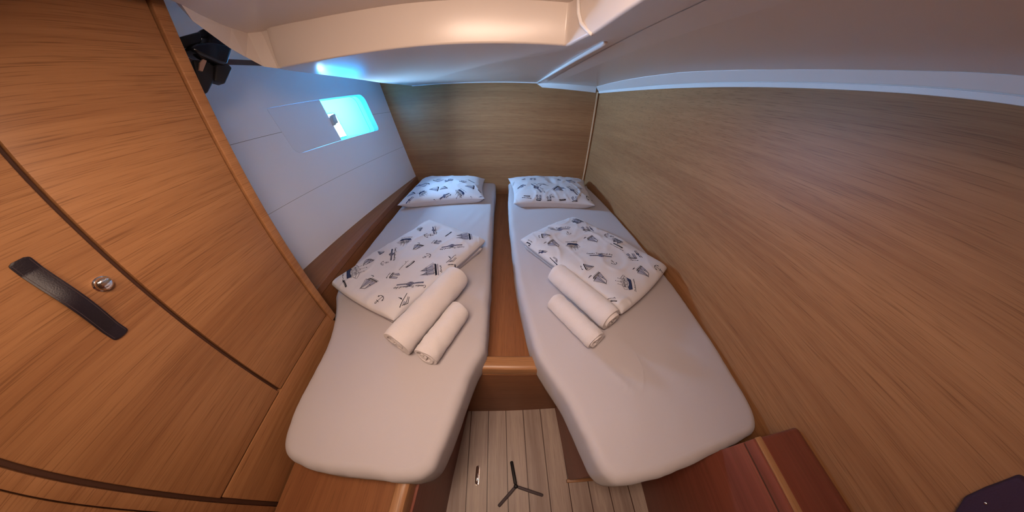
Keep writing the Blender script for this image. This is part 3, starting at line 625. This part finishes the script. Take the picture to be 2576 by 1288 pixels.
def m_yawl(text=None):
    k = Ink()
    k.fill([(.0, .0), (.12, -.12), (.78, -.12), (1.0, .02), (.5, -.03)], 1); k.line([(.05, .05), (.95, .06)], .012, 1)
    k.fill([(.30, .08), (.02, .46), (.30, .62)], 2); k.line([(.30, .05), (.02, .46), (.32, .68), (.30, .0)], .018, 1); k.line([(.30, .62), (.58, .12), (.36, .1)], .012, 1)
    k.fill([(.66, .08), (.62, .56), (.86, .60), (.90, .1)], 2); k.line([(.66, .02), (.64, .66)], .016, 1); k.line([(.64, .6), (.88, .62), (.92, .1), (.68, .08)], .012, 1)
    if text: script(k, text, .1, -.40, .8, .12, .014)
    return k
def m_anchor():
    k = Ink(); k.line([(.5, .0), (.5, .78)], .055, 1); k.line(arc(.5, .88, .09, .09, 0, 2 * PI, 12), .045, 1); k.line([(.30, .66), (.70, .66)], .055, 1)
    k.line([(.10, .30), (.2, .10), (.5, .0), (.8, .10), (.90, .30)], .06, 1); k.fill([(.02, .22), (.10, .42), (.22, .26)], 1); k.fill([(.98, .22), (.90, .42), (.78, .26)], 1); return k
def m_dhow(text=None):
    k = Ink(); k.line([(.0, .0), (1.0, .62)], .045, 1); k.line([(.46, .30), (.36, .72)], .025, 1); k.fill([(.36, .72), (.44, .36), (.50, .50)], 1)
    k.line([(.18, .02), (.55, .06), (.9, .34)], .02, 1); k.line([(.3, .0), (.62, .0), (.95, .28)], .014, 1); k.fill([(.22, .06), (.46, .22), (.6, .10)], 2)
    if text: script(k, text, .05, -.32, .9, .12, .014)
    return k
def m_canoe(text=None):
    k = Ink(); k.fill([(.0, .03), (.04, -.06), (.96, -.06), (1.0, .05), (.9, .02), (.1, .01)], 1)
    k.line([(.02, -.09), (.98, -.09)], .012, 1); k.line([(.05, .05), (.95, .06)], .010, 1)
    if text: script(k, text, -.2, -.36, 1.4, .12, .014)
    return k
def m_oars():
    k = Ink(); k.line([(-.5, .22), (.15, .40)], .016, 1); k.line([(.2, .36), (.5, .5), (.55, .66)], .016, 1); k.line([(.5, .5), (.72, .46)], .016, 1); k.fill([(.0, .02), (.06, -.10), (.94, -.08), (1.0, .05), (.5, -.02)], 1); k.line([(.04, .06), (.96, .10)], .012, 1); return k
MOT = dict(small_brig=m_brig, knot=m_knot, galleon=m_galleon, schooner=m_schooner, brig=m_brig, sloop=m_sloop, yawl=m_yawl, anchor=m_anchor, dhow=m_dhow, canoe=m_canoe, oars=m_oars)
def stamp(V, F, MI, bvh, kind, p0, p1, flip=False, text=None, lift=0.0009):
    """prints a motif on the cloth: its base line runs from p0 to p1 (world x, y)"""
    ink = MOT[kind](text) if text else MOT[kind]()
    a, b_ = Vector(p0), Vector(p1); e = b_ - a; L = e.length; e = e / L; nrm = Vector((-e.y, e.x)) * (-1 if flip else 1)
    ys = {'small_brig': 0.7, 'brig': 0.88, 'schooner': 1.28, 'sloop': 1.1, 'yawl': 1.15, 'dhow': 1.05}.get(kind, 1.0); L0 = L; L = L * 1.08; a = a - e * (L - L0) / 2
    def put(x, y):
        if y > 0: y *= ys
        q = a + e * (x * L) + nrm * (y * L)
        hit = bvh.ray_cast(Vector((q.x, q.y, 2.0)), Vector((0, 0, -1)))
        if hit[0] is None: return None
        n_ = hit[1]; 
        if n_.z < 0: n_ = -n_
        return hit[0] + n_ * lift
    for kind_, pts, w, m_ in ink.q:
        if kind_ == 'l':
            w = max(w * L, 0.0017) / L
            dense = []
            for i in range(len(pts) - 1):
                d = math.dist(pts[i], pts[i + 1]) * L; nn = max(1, int(d / 0.006))
                for j in range(nn): t = j / nn; dense.append((pts[i][0] + (pts[i + 1][0] - pts[i][0]) * t, pts[i][1] + (pts[i + 1][1] - pts[i][1]) * t))
            dense.append(pts[-1]); prev = None
            for i, p in enumerate(dense):
                q0 = dense[max(0, i - 1)]; q1 = dense[min(len(dense) - 1, i + 1)]; tx, ty = q1[0] - q0[0], q1[1] - q0[1]; tl = math.hypot(tx, ty) or 1
                ox, oy = -ty / tl * w / 2, tx / tl * w / 2
                A = put(p[0] + ox, p[1] + oy); B = put(p[0] - ox, p[1] - oy)
                if A is None or B is None: prev = None; continue
                V.append(A); V.append(B)
                if prev is not None: F.append((prev, prev + 1, len(V) - 1, len(V) - 2)); MI.append(1 + m_)
                prev = len(V) - 2
        else:
            # fan split with a middle ring so that the patch follows the cloth
            cx0 = sum(p[0] for p in pts) / len(pts); cy0 = sum(p[1] for p in pts) / len(pts)
            loop = []
            for i in range(len(pts)):
                p, q = pts[i], pts[(i + 1) % len(pts)]; nn = max(1, int(math.dist(p, q) * L / 0.010))
                loop += [(p[0] + (q[0] - p[0]) * j / nn, p[1] + (q[1] - p[1]) * j / nn) for j in range(nn)]
            rings = []; ok = True
            for s in (1, .66, .33, .02):
                rg = []
                for p in loop:
                    P_ = put(cx0 + (p[0] - cx0) * s, cy0 + (p[1] - cy0) * s)
                    if P_ is None: ok = False; break
                    rg.append(P_ - Vector((0, 0, 0.0003)) if m_ == 2 else P_)
                if not ok: break
                rings.append(rg)
            if not ok: continue
            k = len(V); n_ = len(loop)
            for rg in rings: V.extend(rg)
            for r_ in range(3):
                for i in range(n_): F.append((k + r_ * n_ + i, k + r_ * n_ + (i + 1) % n_, k + (r_ + 1) * n_ + (i + 1) % n_, k + (r_ + 1) * n_ + i)); MI.append(1 + m_)
PM = [M['print_cloth'], M['ink'], M['ink_dark'], M['ink_grey']]
def printed(name, VF, stamps, parent):
    V, F = VF; V = [Vector(v) for v in V]; F = list(F); MI = [0] * len(F); bvh = top_bvh(V, F)
    for s in stamps: stamp(V, F, MI, bvh, *s)
    return obj(name, V, F, None, parent, smooth=True, mats=PM, midx=MI)

#STAMPS
S_DL = [
    ('brig', (-0.3280, 0.6760), (-0.3519, 0.7423), False, 'brik'),
    ('brig', (-0.2255, 0.9547), (-0.2450, 1.0263)),
    ('schooner', (-0.5703, 0.6120), (-0.6225, 0.6356), False, 'loger'),
    ('schooner', (-0.6604, 0.7525), (-0.6983, 0.7646)),
    ('sloop', (-0.6557, 0.8006), (-0.6434, 0.8312)),
    ('galleon', (-0.7584, 0.6999), (-0.7087, 0.6303), False, 'nava'),
    ('galleon', (-0.5444, 0.9430), (-0.6039, 0.9342), False, 'Dubrovacka'),
    ('schooner', (-0.4554, 0.8836), (-0.4953, 0.8976), False, 'loger'),
    ('sloop', (-0.5238, 1.0704), (-0.5561, 1.0566), False, 'leut'),
    ('knot', (-0.4671, 1.0822), (-0.4405, 1.0165), False, 'Croatia ship'),
    ('anchor', (-0.4933, 1.0044), (-0.4757, 0.9613)),
    ('canoe', (-0.3649, 0.9797), (-0.3421, 1.0234)),
    ('yawl', (-0.3988, 0.9423), (-0.4075, 0.9070), False, 'leut'),
    ('knot', (-0.2607, 0.8985), (-0.3521, 0.8759), False, 'Croatia Traditional ship'),
    ('anchor', (-0.3820, 0.7984), (-0.4072, 0.8269)),
    ('dhow', (-0.3017, 0.7572), (-0.2558, 0.7801), False, 'istarska gajeta'),
    ('oars', (-0.4803, 0.7154), (-0.4569, 0.7616)),
    ('knot', (-0.6136, 0.8546), (-0.5803, 0.7704), False, 'Croatia Traditional ship'),
    ('anchor', (-0.6241, 0.7535), (-0.6104, 0.7223)),
    ('yawl', (-0.5203, 0.6753), (-0.5222, 0.6349), False, 'leut'),
    ('knot', (-0.3704, 0.6228), (-0.4689, 0.6010), False, 'Croatia Traditional ship'),
    ('anchor', (-0.4903, 0.5263), (-0.5201, 0.5488)),
    ('dhow', (-0.4172, 0.4943), (-0.3847, 0.5337)),
    ('canoe', (-0.7077, 0.5816), (-0.7406, 0.6155)),
]
S_DR = [
    ('knot', (0.2233, 1.0691), (0.3250, 1.0736), False, 'Croatia Traditional ship'),
    ('sloop', (0.1652, 1.0161), (0.1669, 0.9707), False, 'leut'),
    ('anchor', (0.3028, 1.0087), (0.3312, 1.0156)),
    ('schooner', (0.2222, 0.9563), (0.1838, 0.9173), False, 'loger'),
    ('galleon', (0.3469, 0.9242), (0.2877, 0.9188), False, 'Dubrovacka'),
    ('yawl', (0.0982, 0.9328), (0.0739, 0.9625), False, 'leut'),
    ('dhow', (0.2137, 0.7710), (0.2151, 0.8151)),
    ('schooner', (0.4462, 1.0037), (0.4065, 0.9725), False, 'loger'),
    ('yawl', (0.4038, 1.0616), (0.4531, 1.0644), False, 'leut'),
    ('canoe', (0.3679, 1.1798), (0.3966, 1.1371)),
    ('brig', (0.4327, 1.1610), (0.3935, 1.2046)),
    ('knot', (0.3803, 0.8174), (0.4823, 0.8152), False, 'Croatia Traditional ship'),
    ('anchor', (0.4655, 0.7501), (0.4967, 0.7567)),
    ('sloop', (0.3288, 0.7507), (0.3330, 0.7075), False, 'leut'),
    ('schooner', (0.3875, 0.6943), (0.3478, 0.6593), False, 'loger'),
    ('galleon', (0.4901, 0.6007), (0.5055, 0.6647), False, 'Dubrovacka'),
    ('schooner', (0.6131, 0.7447), (0.5716, 0.7123), False, 'loger'),
    ('yawl', (0.5710, 0.8106), (0.6187, 0.8057), False, 'leut'),
    ('canoe', (0.5377, 0.9274), (0.5747, 0.8918), False, 'trupica'),
    ('anchor', (0.5330, 1.0433), (0.5100, 0.9997)),
    ('knot', (0.6313, 0.8659), (0.6387, 0.8155), False, 'Croatia ship'),
    ('brig', (0.5964, 0.9441), (0.5642, 0.9814)),
    ('anchor', (0.6958, 0.7630), (0.6674, 0.7316)),
    ('knot', (0.4586, 1.1090), (0.4683, 1.0598)),
    ('oars', (0.3903, 0.5475), (0.4116, 0.5389)),
    ('knot', (0.1368, 0.8712), (0.1687, 0.8534), False, 'Croatia'),
]
S_PL = [
    ('knot', (-0.7766, 1.5379), (-0.8146, 1.4920), False, 'trad ship'),
    ('galleon', (-0.6963, 1.6152), (-0.7250, 1.5631), False, 'nava'),
    ('anchor', (-0.5978, 1.5449), (-0.6116, 1.5470)),
    ('knot', (-0.4980, 1.5939), (-0.5649, 1.5515), False, 'trad ship'),
    ('galleon', (-0.3834, 1.5959), (-0.4322, 1.6318), False, 'nava'),
    ('anchor', (-0.3156, 1.5861), (-0.3300, 1.5964)),
    ('sloop', (-0.5957, 1.6068), (-0.6051, 1.6774)),
    ('sloop', (-0.5209, 1.6436), (-0.5632, 1.6824)),
    ('yawl', (-0.6949, 1.7259), (-0.7551, 1.7750)),
    ('small_brig', (-0.8270, 1.7274), (-0.7778, 1.7379)),
    ('small_brig', (-0.5771, 1.7826), (-0.5162, 1.8178)),
    ('yawl', (-0.4539, 1.7859), (-0.4055, 1.7612)),
    ('sloop', (-0.3221, 1.6692), (-0.3263, 1.7396)),
    ('canoe', (-0.3904, 1.8583), (-0.3326, 1.8184)),
    ('canoe', (-0.2827, 1.6805), (-0.2578, 1.6540)),
    ('sloop', (-0.7645, 1.5721), (-0.8083, 1.6131)),
    ('knot', (-0.2656, 1.5978), (-0.2403, 1.6085)),
    ('yawl', (-0.6947, 1.8332), (-0.6266, 1.7854)),
]
S_PR = [
    ('small_brig', (0.0857, 1.7670), (0.0397, 1.7271)),
    ('knot', (0.1535, 1.7533), (0.2144, 1.6057), False, 'trad ship'),
    ('canoe', (0.0826, 1.5680), (0.1302, 1.5605), False, 'gondola'),
    ('yawl', (0.1743, 1.5369), (0.2162, 1.5357), False, 'leut'),
    ('dhow', (0.2871, 1.7214), (0.2362, 1.7933)),
    ('small_brig', (0.3757, 1.7212), (0.3215, 1.6450)),
    ('knot', (0.4419, 1.7070), (0.4937, 1.5848), False, 'trad ship'),
    ('canoe', (0.3521, 1.5393), (0.4017, 1.5434), False, 'gondola'),
    ('yawl', (0.4468, 1.5283), (0.4927, 1.5280), False, 'leut'),
    ('anchor', (0.2860, 1.5835), (0.2741, 1.5529)),
    ('anchor', (0.5819, 1.6169), (0.5588, 1.5540)),
    ('dhow', (0.5856, 1.7332), (0.5241, 1.7423)),
    ('sloop', (0.0729, 1.8987), (0.1069, 1.8816)),
    ('yawl', (0.2018, 1.9007), (0.1463, 1.9055)),
    ('sloop', (0.3800, 1.8700), (0.4180, 1.8660)),
    ('yawl', (0.5257, 1.8995), (0.4569, 1.8673)),
    ('canoe', (0.2364, 1.9669), (0.2817, 1.9507)),
    ('canoe', (-0.0031, 1.8640), (0.0069, 1.9191)),
    ('yawl', (0.2561, 1.5312), (0.2927, 1.5319)),
]
#ENDSTAMPS

pg_ = 'white pillows with navy ship print'
pL = root('pillow', 'ship-printed pillow at the head of the left mattress, below the window', 'pillow', (-0.55, 1.85, 0.60), pg_)
def wrPL(x, y, u, v): return 0.005 * ridge(x, y, 51, 7) + 0.006 * nz(x * 7, y * 7, 3) + 0.0022 * nz(x * 22, y * 22, 5) + fold(u, v, -0.1, 0.4, 0.95, -0.8, 0.10, 0.006) + fold(u, v, 0.75, -0.2, 1.0, -0.9, 0.06, 0.008)
printed('pillow_case', sewn('p', [(-0.880, 1.470), (-0.222, 1.595), (-0.275, 2.085), (-0.905, 2.100)], 0.112, 3.6, 0.60, 0.07, 0.598, pL, wrPL, N=80, flat=0.38), S_PL, pL)
pR = root('pillow', 'ship-printed pillow at the head of the right mattress, in the wood corner', 'pillow', (0.35, 1.85, 0.60), pg_)
def wrPR(x, y, u, v): return 0.007 * ridge(x, y, 61, 7) + 0.006 * nz(x * 7, y * 7, 8) + 0.002 * nz(x * 22, y * 22, 6) + fold(u, v, -0.05, 0.6, 0.3, -0.85, 0.09, -0.012) + fold(u, v, -0.45, 0.2, -0.95, -0.8, 0.08, 0.006) + fold(u, v, 0.1, 0.5, 0.15, -0.8, 0.07, 0.010) + fold(u, v, 0.6, -0.5, 0.95, -0.9, 0.06, 0.006)
printed('pillow_case', sewn('p', [(0.005, 1.505), (0.628, 1.510), (0.700, 2.105), (-0.052, 2.110)], 0.112, 3.6, 0.60, 0.07, 0.598, pR, wrPR, N=80, flat=0.38), S_PR, pR)

dg = 'folded duvets with navy ship print'
dL = root('duvet', 'folded ship-printed duvet lying skewed on the left mattress', 'duvet', (-0.48, 0.83, 0.60), dg)
def wrDL(x, y, u, v): return 0.0045 * ridge(x, y, 31) + 0.003 * ridge(x, y, 37, 11) + 0.009 * nz(x * 6, y * 6, 11) + 0.0030 * nz(x * 18, y * 18, 12) + fold(x, y, -0.42, 1.12, -0.45, 0.92, 0.018, -0.006) + fold(x, y, -0.36, 1.1, -0.30, 0.92, 0.02, 0.004) + fold(x, y, -0.78, 0.66, -0.5, 0.9, 0.03, 0.003)
lower = sewn('d', [(-0.455, 0.462), (-0.165, 0.955), (-0.515, 1.175), (-0.785, 0.610)], 0.05, 10, 0.40, 0.01, 0.597, dL, lambda x, y, u, v: 0.004 * nz(x * 9, y * 9, 4), N=56, flat=0.4)
upper = sewn('d', [(-0.432, 0.448), (-0.150, 0.985), (-0.530, 1.205), (-0.817, 0.612)], 0.045, 10, 0.42, -0.03, 0.632, dL, wrDL, N=88, flat=0.35)
printed('duvet_cover', join(lower, upper), S_DL, dL)
dR = root('duvet', 'folded ship-printed duvet lying skewed on the right mattress', 'duvet', (0.41, 0.9, 0.60), dg)
def wrDR(x, y, u, v): return 0.0045 * ridge(x, y, 41) + 0.003 * ridge(x, y, 47, 11) + 0.009 * nz(x * 6, y * 6, 21) + 0.0030 * nz(x * 18, y * 18, 22) + fold(x, y, 0.22, 1.14, 0.30, 1.0, 0.02, -0.007) + fold(x, y, 0.30, 1.15, 0.72, 0.80, 0.018, 0.004) + fold(x, y, 0.5, 1.1, 0.76, 0.86, 0.025, 0.004)
lower = sewn('d', [(0.420, 0.508), (0.752, 0.770), (0.395, 1.245), (0.070, 0.985)], 0.05, 10, 0.40, 0.01, 0.597, dR, lambda x, y, u, v: 0.004 * nz(x * 9, y * 9, 14), N=56, flat=0.4)
upper = sewn('d', [(0.425, 0.497), (0.778, 0.768), (0.400, 1.275), (0.046, 1.000)], 0.047, 10, 0.42, -0.035, 0.632, dR, wrDR, N=88, flat=0.35)
printed('duvet_cover', join(lower, upper), S_DR, dR)

# ------------------------------------------------------------------ rolled towels
def rolled(name, label, a, b_, r, seed, zc, group, flap=0.0):
    """towel roll between a and b_ with visible spiral layers at its ends"""
    A, B = Vector((*a, 0)), Vector((*b_, 0)); ax = (B - A); L = ax.length; ax.normalize(); sd = Vector((-ax.y, ax.x, 0)); up = Vector((0, 0, 1))
    rt = root(name, label, 'towel', ((A + B) / 2 + up * (zc - r)), group)
    turns = 3.6; NA = 150; NL = 46; th = r / turns * 0.86; V, F = [], []
    def P(i, j, s):
        t = i / NA; an = t * turns * 2 * PI - 18.3
        rr = (0.10 + 0.90 * t) * r + s * th * 0.5 - th * 0.5
        x = j / NL; e = min(x, 1 - x) * L
        rr += 0.0022 * nz(x * 9 + seed, math.cos(an) * 1.6, math.sin(an) * 1.6 + seed) * min(1, t * 3) + 0.0011 * nz(x * L * 260, an * 9, seed)
        rr *= 1 - 0.05 * (1 - min(1, e / 0.02)) ** 2
        off = 0.006 * nz(an * 0.6, seed, 3) + 0.004 * math.sin(an * .5 + seed)
        xx = (x - 0.5) * L * (1 - 0.0) + off * (1 if x > .5 else -1) * (abs(x - .5) * 2) ** 6
        yy, zz = rr * math.cos(an), rr * math.sin(an)
        zz = zz if zz > -r * 0.86 else -r * 0.86
        return (A + B) / 2 + ax * xx + sd * yy * 1.03 + up * (zc + zz)
    for s in (1, -1):
        k = len(V)
        for i in range(NA + 1):
            for j in range(NL + 1): V.append(P(i, j, s))
        for i in range(NA):
            for j in range(NL):
                q = (k + i * (NL + 1) + j, k + (i + 1) * (NL + 1) + j, k + (i + 1) * (NL + 1) + j + 1, k + i * (NL + 1) + j + 1); F.append(q if s > 0 else q[::-1])
    K_ = (NA + 1) * (NL + 1)
    for j in (0, NL):
        for i in range(NA): a_ = i * (NL + 1) + j; F.append((a_, a_ + NL + 1, K_ + a_ + NL + 1, K_ + a_))
    for i in (0, NA):
        for j in range(NL): a_ = i * (NL + 1) + j; F.append((a_, a_ + 1, K_ + a_ + 1, K_ + a_))
    o = clean(obj('rolled_cloth', V, F, M['towel'], rt, smooth=True)); o.data.set_sharp_from_angle(angle=math.radians(60))
    return rt
tg = 'rolled white towels'
rolled('towel', 'thicker rolled white towel leaning on the left duvet', (-0.378, 0.352), (-0.242, 0.680), 0.060, 1.0, 0.660, tg)
rolled('towel', 'thin rolled white towel in front of the thicker roll, left mattress', (-0.276, 0.322), (-0.198, 0.518), 0.046, 2.3, 0.640, tg)
rolled('towel', 'thicker rolled white towel leaning on the right duvet', (0.368, 0.460), (0.196, 0.722), 0.055, 3.7, 0.655, tg)
rolled('towel', 'thin rolled white towel beside the thicker roll, right mattress', (0.294, 0.388), (0.170, 0.572), 0.043, 5.1, 0.637, tg)

# ------------------------------------------------------------------ floor things
la = root('floor_latch', 'small chrome flush pull ring set in the planked floor', 'latch', (-0.141, 0.05, 0.0))
def stad(cx, cy, hw_, hl, n=10): return [(cx + hw_ * math.cos(PI * i / n), cy + hl - hw_ + hw_ * math.sin(PI * i / n)) for i in range(n + 1)] + [(cx + hw_ * math.cos(PI + PI * i / n), cy - hl + hw_ + hw_ * math.sin(PI + PI * i / n)) for i in range(n + 1)]
o_ = stad(-0.141, 0.050, 0.0085, 0.040); i_ = stad(-0.141, 0.050, 0.0055, 0.036)
obj('latch_plate', *join(strip([(x, y, 0.0012) for x, y in o_ + o_[:1]], [(x, y, 0.0016) for x, y in i_ + i_[:1]]), strip([(x, y, 0.0) for x, y in o_ + o_[:1]], [(x, y, 0.0012) for x, y in o_ + o_[:1]])), M['chrome'], la, smooth=True)
v = [(x, y, 0.0006) for x, y in i_]; obj('recess', v, [tuple(range(len(v)))], M['gap'], la)
bevel(obj('ring_bar', *box(-0.1435, -0.1385, 0.018, 0.058, 0.0007, 0.003), M['chrome'], la), 0.001, 2)
tp_ = root('camera_tripod', 'small black three-legged tabletop tripod standing on the planked floor', 'tripod', (0.033, 0.012, 0.0))
hub = Vector((0.033, 0.012, 0.026))
obj('hub', *tube([hub + Vector((0, 0, z)) for z in (-0.010, -0.008, 0.008, 0.012)], [0.006, 0.009, 0.009, 0.006], 20), M['matt_black'], tp_, smooth=True)
for i, (tx, ty, mt, w) in enumerate(((0.013, 0.112, 'matt_black', 0.0075), (-0.040, -0.064, 'grey', 0.0065), (0.152, -0.024, 'grey', 0.0065))):
    e = Vector((tx, ty, 0.0065)); s = hub + (e - hub) * 0.07
    d = e - s
    obj('leg', *tube([s, s + d * 0.04, s + d * 0.5, s + d * 0.96, e], [w * .7, w * .95, w, w * 1.0, w * .7], 14, flat=0.7), M[mt], tp_, smooth=True)

# ------------------------------------------------------------------ black cabin fan behind the wardrobe edge
fn = root('cabin_fan', 'glossy black cabin fan fixed behind the wardrobe edge under the ceiling', 'fan', (-0.93, 0.64, 1.5))
FAN = {  # side view (y, z)
    'top_arm': [(0.577, 1.560), (0.649, 1.584), (0.642, 1.555), (0.602, 1.542), (0.575, 1.530)],
    'cable_clip': [(0.643, 1.573), (0.654, 1.587), (0.665, 1.594), (0.679, 1.587), (0.669, 1.571)],
    'motor_dome': [(0.653, 1.555), (0.672, 1.578), (0.688, 1.589), (0.704, 1.595), (0.720, 1.593), (0.732, 1.583), (0.733, 1.568), (0.724, 1.550), (0.681, 1.546)],
    'glossy_housing': [(0.591, 1.535), (0.613, 1.547), (0.663, 1.557), (0.724, 1.551), (0.704, 1.525), (0.684, 1.499), (0.672, 1.492), (0.655, 1.497), (0.625, 1.510), (0.606, 1.517)],
    'swivel_block': [(0.651, 1.494), (0.676, 1.505), (0.690, 1.502), (0.699, 1.488), (0.677, 1.465), (0.655, 1.443), (0.627, 1.453)],
    'mast': [(0.596, 1.510), (0.624, 1.508), (0.651, 1.494), (0.629, 1.452), (0.597, 1.422), (0.575, 1.417), (0.585, 1.459)],
    'copper_tab': [(0.596, 1.481), (0.607, 1.500), (0.620, 1.510), (0.629, 1.506), (0.604, 1.477)],
}
FANX = dict(top_arm=(-0.918, -0.888, 'matt_black', .006), cable_clip=(-0.912, -0.894, 'matt_black', .003), motor_dome=(-0.930, -0.880, 'matt_black', .010), glossy_housing=(-0.925, -0.872, 'black', .014),
            swivel_block=(-0.918, -0.884, 'matt_black', .005), mast=(-0.912, -0.890, 'matt_black', .006), copper_tab=(-0.893, -0.884, None, .001))
FANX['top_arm'] = (-0.918, -0.888, 'matt_black', .006)
for nm, pl in FAN.items():
    x0, x1, mt, bw = FANX[nm]
    bevel(obj(nm, *prism([(0, y, z) for y, z in pl], (x0, 0, 0), (x1, 0, 0)), M[mt] if mt else plain('copper_tone_plastic', (0.45, 0.27, 0.2), 0.4), fn), bw, 4, 25)

# ------------------------------------------------------------------ dark purple flat shape on the right wall, lower right edge
pk = root('wall_plate', 'dark purple pouch hanging low on the right wood wall, right edge', 'plate', (0.82, -0.27, 0.80))
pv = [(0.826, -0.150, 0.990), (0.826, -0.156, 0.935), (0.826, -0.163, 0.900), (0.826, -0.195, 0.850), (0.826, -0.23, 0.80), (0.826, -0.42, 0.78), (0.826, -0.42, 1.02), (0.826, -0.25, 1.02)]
bevel(obj('plate_body', *prism(pv, (-0.020, 0, 0), (0.004, 0, 0)), M['darkpurple'], pk), 0.006, 3)
obj('small_stud', *tube([(0.807, -0.175, 0.925), (0.804, -0.175, 0.925)], [0.003, 0.002], 12), M['chrome'], pk, smooth=True)
